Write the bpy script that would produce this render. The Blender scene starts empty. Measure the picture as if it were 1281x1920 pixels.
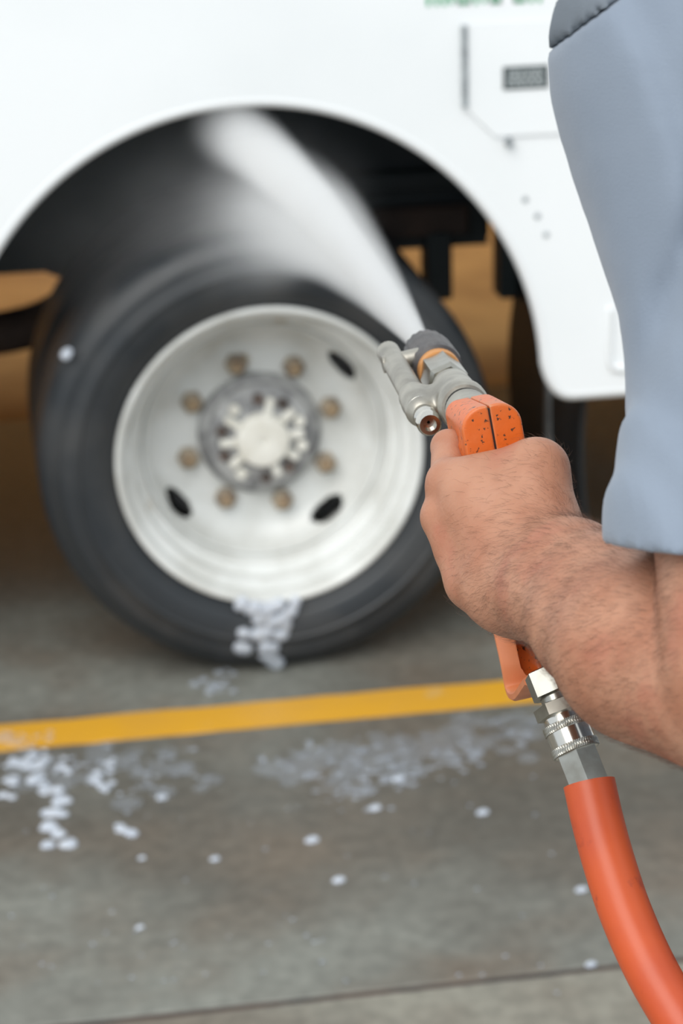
import bpy, bmesh, math, random
import numpy as np
from mathutils import Vector, Matrix
from math import sin, cos, pi, radians, sqrt, tan

random.seed(7)
rng = np.random.default_rng(7)
sc = bpy.context.scene
COL = sc.collection

# ------------------------------------------------------------------ camera
CAM = Vector((0.0, 0.0, 1.7147))
YAW, PITCH, ROLL = radians(8.9), radians(19.5), radians(1.5)
FPX, PCX, PCY = 85.0 / 36.0 * 1920.0, 640.5, 960.0
fwd = Vector((sin(YAW) * cos(PITCH), cos(YAW) * cos(PITCH), -sin(PITCH)))
r0 = Vector((cos(YAW), -sin(YAW), 0.0))
u0 = r0.cross(fwd)
rgt = cos(ROLL) * r0 - sin(ROLL) * u0
upv = cos(ROLL) * u0 + sin(ROLL) * r0
cam_data = bpy.data.cameras.new('camera')
cam_data.sensor_fit = 'VERTICAL'
cam_data.sensor_height = 36.0
cam_data.sensor_width = 36.0
cam_data.lens = 85.0
cam_data.clip_start = 0.05
cam_data.dof.use_dof = True
cam_data.dof.focus_distance = 1.43
cam_data.dof.aperture_fstop = 9.5
cam = bpy.data.objects.new('camera', cam_data)
COL.objects.link(cam)
m3 = Matrix((rgt, upv, -fwd)).transposed()
cam.matrix_world = Matrix.Translation(CAM) @ m3.to_4x4()
sc.camera = cam

# ------------------------------------------------------------------ world, sun, exposure
sc.view_settings.view_transform = 'Standard'
sc.view_settings.look = 'None'
sc.view_settings.gamma = 1.0
sc.view_settings.use_curve_mapping = False
sc.view_settings.exposure = 0.72
world = bpy.data.worlds.new('overcast_sky')
sc.world = world
world.use_nodes = True
wn = world.node_tree
wn.nodes.clear()
wo = wn.nodes.new('ShaderNodeOutputWorld')
wb = wn.nodes.new('ShaderNodeBackground')
wt = wn.nodes.new('ShaderNodeTexCoord')
ws = wn.nodes.new('ShaderNodeSeparateXYZ')
wr = wn.nodes.new('ShaderNodeValToRGB')
wn.links.new(wt.outputs['Generated'], ws.inputs[0])
wn.links.new(ws.outputs['Z'], wr.inputs[0])
wn.links.new(wr.outputs[0], wb.inputs[0])
wn.links.new(wb.outputs[0], wo.inputs[0])
wr.color_ramp.elements[0].position = 0.0
wr.color_ramp.elements[0].color = (0.80, 0.88, 0.95, 1)
wr.color_ramp.elements[1].position = 0.7
wr.color_ramp.elements[1].color = (0.90, 0.96, 1.0, 1)
wb.inputs[1].default_value = 0.62
sun_d = bpy.data.lights.new('soft_sun', 'SUN')
sun_d.energy = 1.5
sun_d.angle = radians(50)
sun_d.color = (1.0, 0.97, 0.92)
sun = bpy.data.objects.new('soft_sun', sun_d)
COL.objects.link(sun)
sun.rotation_euler = Vector((0.50, 0.75, -0.85)).to_track_quat('-Z', 'Y').to_euler()
sc.cycles.volume_step_rate = 1.0
sc.cycles.volume_max_steps = 1024
sc.cycles.volume_bounces = 2
sc.cycles.max_bounces = 10


# ------------------------------------------------------------------ helpers
def V(*a):
    return Vector(a)


def ray(x, y):
    return (x - PCX) / FPX * rgt - (y - PCY) / FPX * upv + fwd


def P(x, y, d):
    return CAM + ray(x, y) * d


def onY(x, y, Y):
    d = ray(x, y)
    return CAM + d * (Y / d.y)


def onG(x, y, z=0.0):
    d = ray(x, y)
    return CAM + d * ((z - CAM.z) / d.z)


def s2l(c):
    out = []
    for v in c:
        v = v / 255.0
        out.append(v / 12.92 if v <= 0.04045 else ((v + 0.055) / 1.055) ** 2.4)
    return tuple(out) + (1.0,)


def pm(name, col, col2=None, nscale=8.0, lo=0.4, hi=0.65, rough=0.5, rough2=None, metal=0.0, bump=0.0,
       bscale=60.0, spots=None, spot_scale=60.0, spot_lo=0.62, spot_hi=0.66, sss=0.0, sss_r=(0.01, 0.004, 0.002),
       spec=0.5, coat=0.0, sheen=0.0, detail=6.0):
    """procedural Principled material: two-colour noise, optional dark spots, bump"""
    m = bpy.data.materials.new(name)
    m.use_nodes = True
    nt = m.node_tree
    b = nt.nodes['Principled BSDF']
    tc = nt.nodes.new('ShaderNodeTexCoord')
    geo = nt.nodes.new('ShaderNodeNewGeometry')
    pos = geo.outputs['Position']
    b.inputs['Roughness'].default_value = rough
    b.inputs['Metallic'].default_value = metal
    b.inputs['Specular IOR Level'].default_value = spec
    b.inputs['Coat Weight'].default_value = coat
    b.inputs['Sheen Weight'].default_value = sheen
    if sss:
        b.inputs['Subsurface Weight'].default_value = sss
        b.inputs['Subsurface Radius'].default_value = sss_r
        b.inputs['Subsurface Scale'].default_value = 1.0
    cout = None
    if col2 is not None:
        n = nt.nodes.new('ShaderNodeTexNoise')
        n.inputs['Scale'].default_value = nscale
        n.inputs['Detail'].default_value = detail
        nt.links.new(pos, n.inputs['Vector'])
        rp = nt.nodes.new('ShaderNodeValToRGB')
        rp.color_ramp.elements[0].position = lo
        rp.color_ramp.elements[1].position = hi
        rp.color_ramp.elements[0].color = col
        rp.color_ramp.elements[1].color = col2
        nt.links.new(n.outputs['Fac'], rp.inputs[0])
        cout = rp.outputs[0]
        if rough2 is not None:
            mr = nt.nodes.new('ShaderNodeMapRange')
            mr.inputs[1].default_value = lo
            mr.inputs[2].default_value = hi
            mr.inputs[3].default_value = rough
            mr.inputs[4].default_value = rough2
            nt.links.new(n.outputs['Fac'], mr.inputs[0])
            nt.links.new(mr.outputs[0], b.inputs['Roughness'])
    if spots is not None:
        n2 = nt.nodes.new('ShaderNodeTexNoise')
        n2.inputs['Scale'].default_value = spot_scale
        n2.inputs['Detail'].default_value = 4.0
        n2.inputs['Roughness'].default_value = 0.6
        nt.links.new(pos, n2.inputs['Vector'])
        r2 = nt.nodes.new('ShaderNodeValToRGB')
        r2.color_ramp.elements[0].position = spot_lo
        r2.color_ramp.elements[1].position = spot_hi
        r2.color_ramp.elements[0].color = (0, 0, 0, 1)
        r2.color_ramp.elements[1].color = (1, 1, 1, 1)
        nt.links.new(n2.outputs['Fac'], r2.inputs[0])
        mx = nt.nodes.new('ShaderNodeMix')
        mx.data_type = 'RGBA'
        nt.links.new(r2.outputs[0], mx.inputs['Factor'])
        if cout is not None:
            nt.links.new(cout, mx.inputs['A'])
        else:
            mx.inputs['A'].default_value = col
        mx.inputs['B'].default_value = spots
        cout = mx.outputs['Result']
    if cout is not None:
        nt.links.new(cout, b.inputs['Base Color'])
    else:
        b.inputs['Base Color'].default_value = col
    if bump:
        n3 = nt.nodes.new('ShaderNodeTexNoise')
        n3.inputs['Scale'].default_value = bscale
        n3.inputs['Detail'].default_value = 5.0
        nt.links.new(pos, n3.inputs['Vector'])
        bp = nt.nodes.new('ShaderNodeBump')
        bp.inputs['Strength'].default_value = bump
        bp.inputs['Distance'].default_value = 0.001
        nt.links.new(n3.outputs['Fac'], bp.inputs['Height'])
        nt.links.new(bp.outputs[0], b.inputs['Normal'])
    return m


BASE = {}


def tag(o, label=None, cat=None, group=None, kind=None):
    if label:
        o['label'] = label
    if cat:
        o['category'] = cat
    if group:
        o['group'] = group
    if kind:
        o['kind'] = kind
    return o


def empty(name, loc, label=None, cat=None, group=None, kind=None):
    o = bpy.data.objects.new(name, None)
    o.empty_display_size = 0.05
    COL.objects.link(o)
    o.location = loc
    BASE[o.name] = Vector(loc)
    return tag(o, label, cat, group, kind)


def mesh(name, verts, faces, smooth=True):
    me = bpy.data.meshes.new(name)
    me.from_pydata([tuple(v) for v in verts], [], [tuple(f) for f in faces])
    me.validate()
    bm = bmesh.new()
    bm.from_mesh(me)
    bmesh.ops.recalc_face_normals(bm, faces=bm.faces)
    bm.to_mesh(me)
    bm.free()
    if smooth:
        me.polygons.foreach_set('use_smooth', [True] * len(me.polygons))
        me.set_sharp_from_angle(angle=radians(38))
    return me


def link(name, me, mat, parent=None, base=None):
    """one mesh object; its vertices are in world space and re-based on its thing's origin"""
    o = bpy.data.objects.new(name, me)
    if mat is not None and not me.materials:
        me.materials.append(mat)
    COL.objects.link(o)
    if parent is not None:
        b = BASE[parent.name]
        o.parent = parent
        BASE[o.name] = b
        me.transform(Matrix.Translation(-b))
    else:
        b = Vector(base) if base is not None else Vector((0, 0, 0))
        o.location = b
        BASE[o.name] = b
        me.transform(Matrix.Translation(-b))
    return o


def place(name, me, mat, M, parent):
    """an object that shares local mesh data, put at world matrix M under parent"""
    o = bpy.data.objects.new(name, me)
    if mat is not None and not me.materials:
        me.materials.append(mat)
    COL.objects.link(o)
    o.parent = parent
    b = BASE[parent.name]
    BASE[o.name] = b
    o.matrix_local = Matrix.Translation(-b) @ M
    return o


def frame(o, z, x=None):
    z = Vector(z).normalized()
    x = Vector(x) if x is not None else (V(0, 0, 1) if abs(z.z) < 0.9 else V(1, 0, 0))
    x = (x - z * x.dot(z)).normalized()
    y = z.cross(x)
    M = Matrix((x, y, z)).transposed().to_4x4()
    return Matrix.Translation(Vector(o)) @ M


def xf(M, vs):
    return [M @ Vector(v) for v in vs]


def lathe(prof, n=48, closed=False):
    """profile of (r, z) around local z"""
    vs, fs = [], []
    k = len(prof)
    for i in range(n):
        a = 2 * pi * i / n
        for (r, z) in prof:
            vs.append((r * cos(a), r * sin(a), z))
    for i in range(n):
        j = (i + 1) % n
        for q in range(k if closed else k - 1):
            p = (q + 1) % k
            fs.append((i * k + q, j * k + q, j * k + p, i * k + p))
    return vs, fs


def hexprism(rad, z0, z1, ch=0.1, bore=0.0, n=6):
    """hexagonal nut along local z with chamfered ends"""
    prof = [(rad * 0.82, z0), (rad, z0 + ch * (z1 - z0)), (rad, z1 - ch * (z1 - z0)), (rad * 0.82, z1)]
    vs, fs = lathe(prof, n)
    k = 4
    fs.append(tuple(i * k for i in range(n)))
    fs.append(tuple(i * k + 3 for i in range(n))[::-1])
    return vs, fs


def boxm(c0, c1, bev=0.0, seg=2):
    bm = bmesh.new()
    bmesh.ops.create_cube(bm, size=1.0)
    c0, c1 = Vector(c0), Vector(c1)
    for v in bm.verts:
        v.co = Vector(((c0[i] + c1[i]) / 2 + v.co[i] * (c1[i] - c0[i]) for i in range(3)))
    if bev:
        bmesh.ops.bevel(bm, geom=bm.edges[:], offset=bev, segments=seg, affect='EDGES', profile=0.5)
    me = bpy.data.meshes.new('box')
    bm.to_mesh(me)
    bm.free()
    return me


def prism(poly, t):
    """polygon (list of Vector) extruded by the vector t"""
    n = len(poly)
    vs = [Vector(p) for p in poly] + [Vector(p) + Vector(t) for p in poly]
    fs = [tuple(range(n))[::-1], tuple(range(n, 2 * n))]
    for i in range(n):
        j = (i + 1) % n
        fs.append((i, j, n + j, n + i))
    return vs, fs


def spline(pts, n=12):
    """Catmull-Rom through pts (tuples of any length)"""
    A = [np.array(p, float) for p in pts]
    A = [2 * A[0] - A[1]] + A + [2 * A[-1] - A[-2]]
    out = []
    for i in range(1, len(A) - 2):
        p0, p1, p2, p3 = A[i - 1], A[i], A[i + 1], A[i + 2]
        for q in range(n):
            t = q / n
            out.append(0.5 * ((2 * p1) + (-p0 + p2) * t + (2 * p0 - 5 * p1 + 4 * p2 - p3) * t * t + (-p0 + 3 * p1 - 3 * p2 + p3) * t ** 3))
    out.append(A[-2])
    return out


def tube(pts, rad, n=24, cap=True):
    pts = [Vector(p[:3]) for p in pts]
    rads = rad if isinstance(rad, (list, tuple, np.ndarray)) else [rad] * len(pts)
    vs, fs = [], []
    t0 = (pts[1] - pts[0]).normalized()
    x = V(0, 0, 1).cross(t0)
    if x.length < 0.1:
        x = V(1, 0, 0)
    x.normalize()
    for i, p in enumerate(pts):
        t = (pts[min(i + 1, len(pts) - 1)] - pts[max(i - 1, 0)]).normalized()
        x = (x - t * x.dot(t)).normalized()
        y = t.cross(x)
        for q in range(n):
            a = 2 * pi * q / n
            vs.append(p + (x * cos(a) + y * sin(a)) * rads[i])
    for i in range(len(pts) - 1):
        for q in range(n):
            w = (q + 1) % n
            fs.append((i * n + q, i * n + w, (i + 1) * n + w, (i + 1) * n + q))
    if cap:
        fs.append(tuple(range(n))[::-1])
        fs.append(tuple((len(pts) - 1) * n + q for q in range(n)))
    return vs, fs


# ---- signed-distance modelling: smooth unions of round cones turned into one mesh
def sd_cone(p, a, b, ra, rb):
    ba = b - a
    l2 = float(ba @ ba)
    pa = p - a
    t = np.clip((pa @ ba) / max(l2, 1e-12), 0, 1)
    d = np.linalg.norm(pa - t[..., None] * ba, axis=-1)
    return d - (ra + (rb - ra) * t)


def sdf_mesh(prims, h, post=None, pad=0.012):
    """prims: (a, b, ra, rb, k) in world space; k > 0 smooth union, k < 0 subtraction. Returns verts, faces"""
    A = np.array([list(q[0]) for q in prims] + [list(q[1]) for q in prims])
    R = np.array([max(q[2], q[3]) for q in prims] * 2)
    lo = (A - R[:, None]).min(0) - pad
    hi = (A + R[:, None]).max(0) + pad
    n = np.ceil((hi - lo) / h).astype(int) + 1
    D = np.full(n, 0.03, np.float32)
    for (a, b, ra, rb, k) in prims:
        a = np.array(a, float)
        b = np.array(b, float)
        m = max(ra, rb) + abs(k) + 3 * h + 0.004
        i0 = np.clip(((np.minimum(a, b) - m - lo) / h).astype(int), 0, n - 1)
        i1 = np.clip(np.ceil((np.maximum(a, b) + m - lo) / h).astype(int) + 1, 1, n)
        g = np.stack(np.meshgrid(*[lo[c] + h * np.arange(i0[c], i1[c]) for c in range(3)], indexing='ij'), -1)
        d = sd_cone(g, a, b, ra, rb).astype(np.float32)
        S = D[i0[0]:i1[0], i0[1]:i1[1], i0[2]:i1[2]]
        if k > 0:
            q = np.maximum(k - np.abs(S - d), 0) / k
            S[...] = np.minimum(S, d) - q * q * k * 0.25
        else:
            S[...] = np.maximum(S, -d)
    if post is not None:
        g = np.stack(np.meshgrid(*[lo[c] + h * np.arange(n[c]) for c in range(3)], indexing='ij'), -1)
        D = post(g, D).astype(np.float32)
    return nets(D, lo, h)


def nets(D, lo, h):
    ins = D < 0
    n = np.array(D.shape)
    cnt = np.zeros(n - 1, np.int8)
    for dx in (0, 1):
        for dy in (0, 1):
            for dz in (0, 1):
                cnt += ins[dx:n[0] - 1 + dx, dy:n[1] - 1 + dy, dz:n[2] - 1 + dz]
    act = np.argwhere((cnt > 0) & (cnt < 8))
    idx = np.full(n - 1, -1, np.int32)
    idx[act[:, 0], act[:, 1], act[:, 2]] = np.arange(len(act))
    corners = np.array([(x, y, z) for x in (0, 1) for y in (0, 1) for z in (0, 1)])
    vals = np.stack([D[act[:, 0] + c[0], act[:, 1] + c[1], act[:, 2] + c[2]] for c in corners], 1)
    acc = np.zeros((len(act), 3))
    w = np.zeros(len(act))
    for i in range(8):
        for j in range(i + 1, 8):
            if np.abs(corners[i] - corners[j]).sum() != 1:
                continue
            a, b = vals[:, i], vals[:, j]
            x = (a < 0) != (b < 0)
            t = np.where(x, a / np.where(np.abs(a - b) < 1e-9, 1e-9, a - b), 0)
            pt = corners[i] + t[:, None] * (corners[j] - corners[i])
            acc += np.where(x[:, None], pt, 0)
            w += x
    vs = lo + h * (act + acc / w[:, None])
    faces = []
    for ax in range(3):
        sl0 = [slice(1, n[0] - 1), slice(1, n[1] - 1), slice(1, n[2] - 1)]
        sl1 = list(sl0)
        sl0[ax] = slice(0, n[ax] - 1)
        sl1[ax] = slice(1, n[ax])
        A, B = ins[tuple(sl0)], ins[tuple(sl1)]
        e = np.argwhere(A != B)
        if not len(e):
            continue
        flip = A[e[:, 0], e[:, 1], e[:, 2]]
        off = np.array([1, 1, 1])
        off[ax] = 0
        e = e + off
        u, v = [(1, 2), (2, 0), (0, 1)][ax]
        eu, ev = np.zeros(3, int), np.zeros(3, int)
        eu[u] = 1
        ev[v] = 1
        c = [e - eu - ev, e - ev, e, e - eu]
        q = np.stack([idx[k[:, 0], k[:, 1], k[:, 2]] for k in c], 1)
        q = np.where(flip[:, None], q, q[:, ::-1])
        faces.append(q)
    f = np.concatenate(faces)
    f = f[(f >= 0).all(1)]
    return vs, f


def np_mesh(name, vs, f):
    me = bpy.data.meshes.new(name)
    me.vertices.add(len(vs))
    me.vertices.foreach_set('co', np.asarray(vs, np.float32).ravel())
    me.loops.add(f.size)
    me.loops.foreach_set('vertex_index', f.astype(np.int32).ravel())
    me.polygons.add(len(f))
    me.polygons.foreach_set('loop_start', np.arange(0, f.size, 4, dtype=np.int32))
    me.polygons.foreach_set('use_smooth', np.ones(len(f), bool))
    me.update(calc_edges=True)
    me.validate()
    return me


# ------------------------------------------------------------------ materials
M = {}
M['paint'] = pm('white_truck_paint', s2l((240, 243, 245)), s2l((232, 236, 238)), 1.5, rough=0.28, spec=0.5)
M['paint_edge'] = pm('white_edge_paint', s2l((235, 238, 240)), rough=0.35)
M['seam'] = pm('seam_grey', s2l((120, 126, 130)), rough=0.6)
M['hinge'] = pm('hinge_grey', s2l((168, 175, 178)), s2l((140, 146, 150)), 40, rough=0.45, metal=0.4)
M['plate'] = pm('black_plate', s2l((44, 56, 58)), rough=0.5)
M['plate_text'] = pm('plate_print', s2l((185, 192, 194)), rough=0.6)
M['green'] = pm('green_vinyl', s2l((40, 160, 105)), rough=0.5)
M['black'] = pm('black_underbody', s2l((32, 44, 49)), s2l((44, 52, 56)), 6, rough=0.55)
M['rust'] = pm('rusty_frame', s2l((72, 58, 52)), s2l((48, 44, 44)), 9, rough=0.75)
M['rubber'] = pm('tyre_rubber', s2l((42, 46, 50)), s2l((60, 61, 62)), 7, lo=0.42, hi=0.7, rough=0.42, rough2=0.6, spec=0.45, bump=0.2, bscale=90)
M['drum'] = pm('cast_iron_drum', s2l((92, 92, 94)), s2l((66, 64, 64)), 30, rough=0.7)
M['flap'] = pm('mud_flap_rubber', s2l((22, 26, 29)), s2l((40, 43, 46)), 12, lo=0.5, hi=0.75, rough=0.5)
M['rim'] = pm('cream_white_rim', s2l((218, 220, 218)), s2l((198, 199, 195)), 9, lo=0.42, hi=0.62, rough=0.35,
              spots=s2l((150, 132, 100)), spot_scale=16, spot_lo=0.66, spot_hi=0.74)
M['hub'] = pm('grimy_hub', s2l((166, 167, 167)), s2l((112, 113, 115)), 26, rough=0.55)
M['cream'] = pm('cream_cap', s2l((232, 231, 224)), s2l((216, 214, 204)), 20, rough=0.45)
M['nut'] = pm('rusty_nut', s2l((172, 160, 142)), s2l((122, 110, 98)), 60, rough=0.6, metal=0.2)
M['stud'] = pm('rusty_stud', s2l((160, 138, 108)), s2l((126, 106, 86)), 60, rough=0.6)
M['dark_nut'] = pm('dark_bolt', s2l((70, 62, 58)), s2l((100, 84, 76)), 60, rough=0.6)
M['foam'] = pm('soap_foam', s2l((226, 232, 242)), s2l((205, 214, 228)), 90, rough=0.5, bump=0.5, bscale=260)
M['foam'].node_tree.nodes['Principled BSDF'].inputs['Alpha'].default_value = 0.58
M['film'] = pm('thin_soap_film', s2l((210, 218, 230)), s2l((190, 200, 216)), 60, rough=0.5)
M['film'].node_tree.nodes['Principled BSDF'].inputs['Alpha'].default_value = 0.24
M['yellow'] = pm('yellow_line_paint', s2l((216, 160, 44)), s2l((206, 154, 62)), 5, lo=0.4, hi=0.75, rough=0.45,
                 spots=s2l((196, 168, 120)), spot_scale=14, spot_lo=0.64, spot_hi=0.8)
M['dirt'] = pm('ochre_dirt', s2l((206, 160, 98)), s2l((176, 132, 78)), 3.0, rough=0.9)
M['ochre'] = pm('ochre_block_paint', s2l((200, 156, 96)), s2l((178, 134, 78)), 2.5, rough=0.85)
M['orange'] = pm('orange_plastic', s2l((216, 100, 30)), s2l((204, 112, 60)), 22, lo=0.45, hi=0.7, rough=0.42,
                 spots=s2l((78, 50, 36)), spot_scale=260, spot_lo=0.60, spot_hi=0.64, bump=0.25, bscale=200)
_nt = M['orange'].node_tree
_b = _nt.nodes['Principled BSDF']
_src = _b.inputs['Base Color'].links[0].from_socket
_g = _nt.nodes.new('ShaderNodeNewGeometry')
_r = _nt.nodes.new('ShaderNodeValToRGB')
_r.color_ramp.elements[0].position = 0.525
_r.color_ramp.elements[1].position = 0.60
_nt.links.new(_g.outputs['Pointiness'], _r.inputs[0])
_mx = _nt.nodes.new('ShaderNodeMix')
_mx.data_type = 'RGBA'
_nt.links.new(_r.outputs[0], _mx.inputs['Factor'])
_nt.links.new(_src, _mx.inputs['A'])
_mx.inputs['B'].default_value = s2l((188, 140, 104))   # rubbed pale edges
_nt.links.new(_mx.outputs['Result'], _b.inputs['Base Color'])
M['orange_worn'] = pm('faded_orange_plastic', s2l((216, 132, 88)), s2l((206, 120, 74)), 40, rough=0.5,
                      spots=s2l((110, 78, 60)), spot_scale=120, spot_lo=0.68, spot_hi=0.74)
M['hose'] = pm('orange_hose_rubber', s2l((198, 84, 40)), s2l((184, 74, 40)), 16, rough=0.42,
               spots=s2l((150, 60, 40)), spot_scale=55, spot_lo=0.62, spot_hi=0.75, bump=0.15, bscale=120)
M['steel'] = pm('zinc_steel', s2l((176, 174, 166)), s2l((154, 150, 140)), 60, rough=0.30, metal=1.0)
M['chrome'] = pm('bright_steel', s2l((214, 210, 202)), rough=0.16, metal=1.0)
M['dull'] = pm('dull_cast_metal', s2l((178, 174, 164)), s2l((150, 146, 138)), 50, rough=0.42, metal=0.75, bump=0.2, bscale=200)
M['brass'] = pm('brass_ring', s2l((206, 146, 88)), rough=0.45, metal=0.3)
M['cap'] = pm('black_nozzle_plastic', s2l((78, 74, 74)), s2l((58, 56, 58)), 60, rough=0.5, bump=0.2, bscale=150)
M['dark'] = pm('dark_gap', s2l((30, 28, 28)), rough=0.7)
M['skin'] = pm('skin', s2l((182, 133, 107)), s2l((164, 109, 83)), 30, lo=0.35, hi=0.7, rough=0.5, sss=0.12,
               bump=0.35, bscale=420, spots=s2l((172, 100, 80)), spot_scale=16, spot_lo=0.58, spot_hi=0.85, spec=0.4)
M['hair'] = pm('body_hair', s2l((84, 56, 40)), rough=0.6)
M['hair_head'] = pm('brown_head_hair', s2l((70, 50, 38)), s2l((50, 36, 28)), 80, rough=0.7, bump=0.8, bscale=200)
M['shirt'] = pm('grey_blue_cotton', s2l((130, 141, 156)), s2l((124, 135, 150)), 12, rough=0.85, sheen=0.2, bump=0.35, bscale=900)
M['shirt_darker'] = pm('dark_grey_cotton', s2l((114, 122, 131)), s2l((108, 116, 125)), 12, rough=0.85, bump=0.35, bscale=900)
M['trousers'] = pm('navy_work_cotton', s2l((44, 50, 64)), s2l((52, 58, 72)), 20, rough=0.9, bump=0.4, bscale=600)
M['boot'] = pm('black_boot_rubber', s2l((30, 28, 27)), rough=0.5)
M['sole'] = pm('boot_sole', s2l((20, 19, 18)), rough=0.8)
M['eye'] = pm('eye_white', s2l((225, 222, 216)), rough=0.2)


def concrete(name, c_wet, c_dry, dry_lo, dry_hi, seed):
    """wet, stained concrete: dark damp patches, rusty tint, dry lighter areas"""
    m = bpy.data.materials.new(name)
    m.use_nodes = True
    nt = m.node_tree
    b = nt.nodes['Principled BSDF']
    geo = nt.nodes.new('ShaderNodeNewGeometry')

    def noise(scale, det, off):
        mp = nt.nodes.new('ShaderNodeMapping')
        mp.inputs['Location'].default_value = (off, off * 1.7, 0)
        nt.links.new(geo.outputs['Position'], mp.inputs[0])
        n = nt.nodes.new('ShaderNodeTexNoise')
        n.inputs['Scale'].default_value = scale
        n.inputs['Detail'].default_value = det
        nt.links.new(mp.outputs[0], n.inputs['Vector'])
        return n.outputs['Fac']

    def ramp(src, a, ca, bb, cb):
        r = nt.nodes.new('ShaderNodeValToRGB')
        r.color_ramp.elements[0].position = a
        r.color_ramp.elements[0].color = ca
        r.color_ramp.elements[1].position = bb
        r.color_ramp.elements[1].color = cb
        nt.links.new(src, r.inputs[0])
        return r.outputs[0]

    big = noise(1.7, 4, seed)
    base = ramp(big, dry_lo, c_wet, dry_hi, c_dry)
    tint = ramp(noise(3.1, 5, seed + 3), 0.46, (0, 0, 0, 1), 0.68, (1, 1, 1, 1))
    mx = nt.nodes.new('ShaderNodeMix')
    mx.data_type = 'RGBA'
    nt.links.new(tint, mx.inputs['Factor'])
    nt.links.new(base, mx.inputs['A'])
    mx.inputs['B'].default_value = s2l((107, 98, 87))
    fine = ramp(noise(38, 6, seed + 5), 0.3, (0.8, 0.8, 0.8, 1), 0.7, (1.15, 1.15, 1.15, 1))
    mu = nt.nodes.new('ShaderNodeMix')
    mu.data_type = 'RGBA'
    mu.blend_type = 'MULTIPLY'
    mu.inputs['Factor'].default_value = 1.0
    nt.links.new(mx.outputs['Result'], mu.inputs['A'])
    nt.links.new(fine, mu.inputs['B'])
    nt.links.new(mu.outputs['Result'], b.inputs['Base Color'])
    mr = nt.nodes.new('ShaderNodeMapRange')
    mr.inputs[1].default_value = dry_lo
    mr.inputs[2].default_value = dry_hi
    mr.inputs[3].default_value = 0.42
    mr.inputs[4].default_value = 0.62
    nt.links.new(big, mr.inputs[0])
    nt.links.new(mr.outputs[0], b.inputs['Roughness'])
    bp = nt.nodes.new('ShaderNodeBump')
    bp.inputs['Strength'].default_value = 0.25
    bp.inputs['Distance'].default_value = 0.002
    nt.links.new(noise(60, 5, 0), bp.inputs['Height'])
    nt.links.new(bp.outputs[0], b.inputs['Normal'])
    return m


M['concrete'] = concrete('wet_concrete', s2l((94, 91, 84)), s2l((122, 123, 116)), 0.40, 0.62, 2.0)
M['concrete2'] = concrete('drier_concrete', s2l((100, 96, 88)), s2l((134, 131, 120)), 0.36, 0.56, 7.3)

# ------------------------------------------------------------------ ground
JY = 2.845                                             # joint between two slabs
floor = empty('floor', (0.5, 3.0, 0), kind='structure')
link('slab', boxm((-8, JY + 0.006, -0.15), (9, 5.62, 0), 0.004, 1), M['concrete'], floor)['label'] = 'wet stained concrete slab under the truck'
link('slab', boxm((-8, -4.0, -0.15), (9, JY - 0.006, 0), 0.004, 1), M['concrete2'], floor)['label'] = 'drier concrete slab in front'
link('joint_filler', boxm((-8, JY - 0.007, -0.15), (9, JY + 0.007, -0.003)), M['rust'], floor)
# painted line: a thin coat with a slightly ragged outline
bm_v, bm_f = [], []
N = 240
for i in range(N + 1):
    x = -6 + 13.0 * i / N
    bm_v.append((x, 3.732 + random.uniform(-0.003, 0.003), 0.0016))
    bm_v.append((x, 3.836 + random.uniform(-0.003, 0.003), 0.0016))
    bm_v.append((x, 3.732, -0.001))
    bm_v.append((x, 3.836, -0.001))
for i in range(N):
    a, b2 = 4 * i, 4 * i + 4
    bm_f += [(a, b2, b2 + 1, a + 1), (a, a + 2, b2 + 2, b2), (a + 1, b2 + 1, b2 + 3, a + 3)]
link('painted_line', mesh('painted_line', bm_v, bm_f, False), M['yellow'], floor)['label'] = 'yellow painted stripe'
# dry ochre yard on the far side of the truck, gently uneven
gv, gf = [], []
nx, ny = 90, 60
for j in range(ny + 1):
    for i in range(nx + 1):
        x = -9 + 20 * i / nx
        y = 5.62 + 14 * (j / ny) ** 1.6
        gv.append((x, y, -0.02 + 0.02 * sin(x * 3.1 + y) * sin(y * 2.3) + random.uniform(-0.006, 0.006)))
for j in range(ny):
    for i in range(nx):
        a = j * (nx + 1) + i
        gf.append((a, a + 1, a + nx + 2, a + nx + 1))
tag(link('ground', mesh('ground', gv, gf), M['dirt']), kind='structure')

wf = empty('sky_blocker_wall', (0.0, 8.6, 0), kind='structure')  # added wall, blocks the far sky to darken the floor under the truck
blk = boxm((-0.198, -0.09, 0.003), (0.198, 0.09, 0.197), 0.006, 1)
for row in range(16):
    for c_ in range(26):
        place('block', blk, M['ochre'], Matrix.Translation((-5.0 + 0.4 * c_ + (0.2 if row % 2 else 0), 8.7 + random.uniform(-0.003, 0.003), 0.2 * row - 0.02)), wf)
link('sky_blocker_core', boxm((-5.2, 8.63, -0.1), (5.5, 8.77, 3.18)), M['dirt'], wf)

# ------------------------------------------------------------------ truck
PY = 3.93                                              # outer face of the body side
AC, AR = V(0.4725, 0, 0.5185), 0.5124                  # wheel arch circle
SK = 0.489                                             # skirt bottom
TX0, TX1, TZ1, TD = -3.2, 3.6, 2.75, 2.3
W = V(0.4994, 3.964, 0.402)                            # wheel centre, outer rim face
truck = empty('truck', (0.5, 5.0, 0.0), 'white truck body with round wheel arch parked by the yellow line', 'truck')


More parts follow.
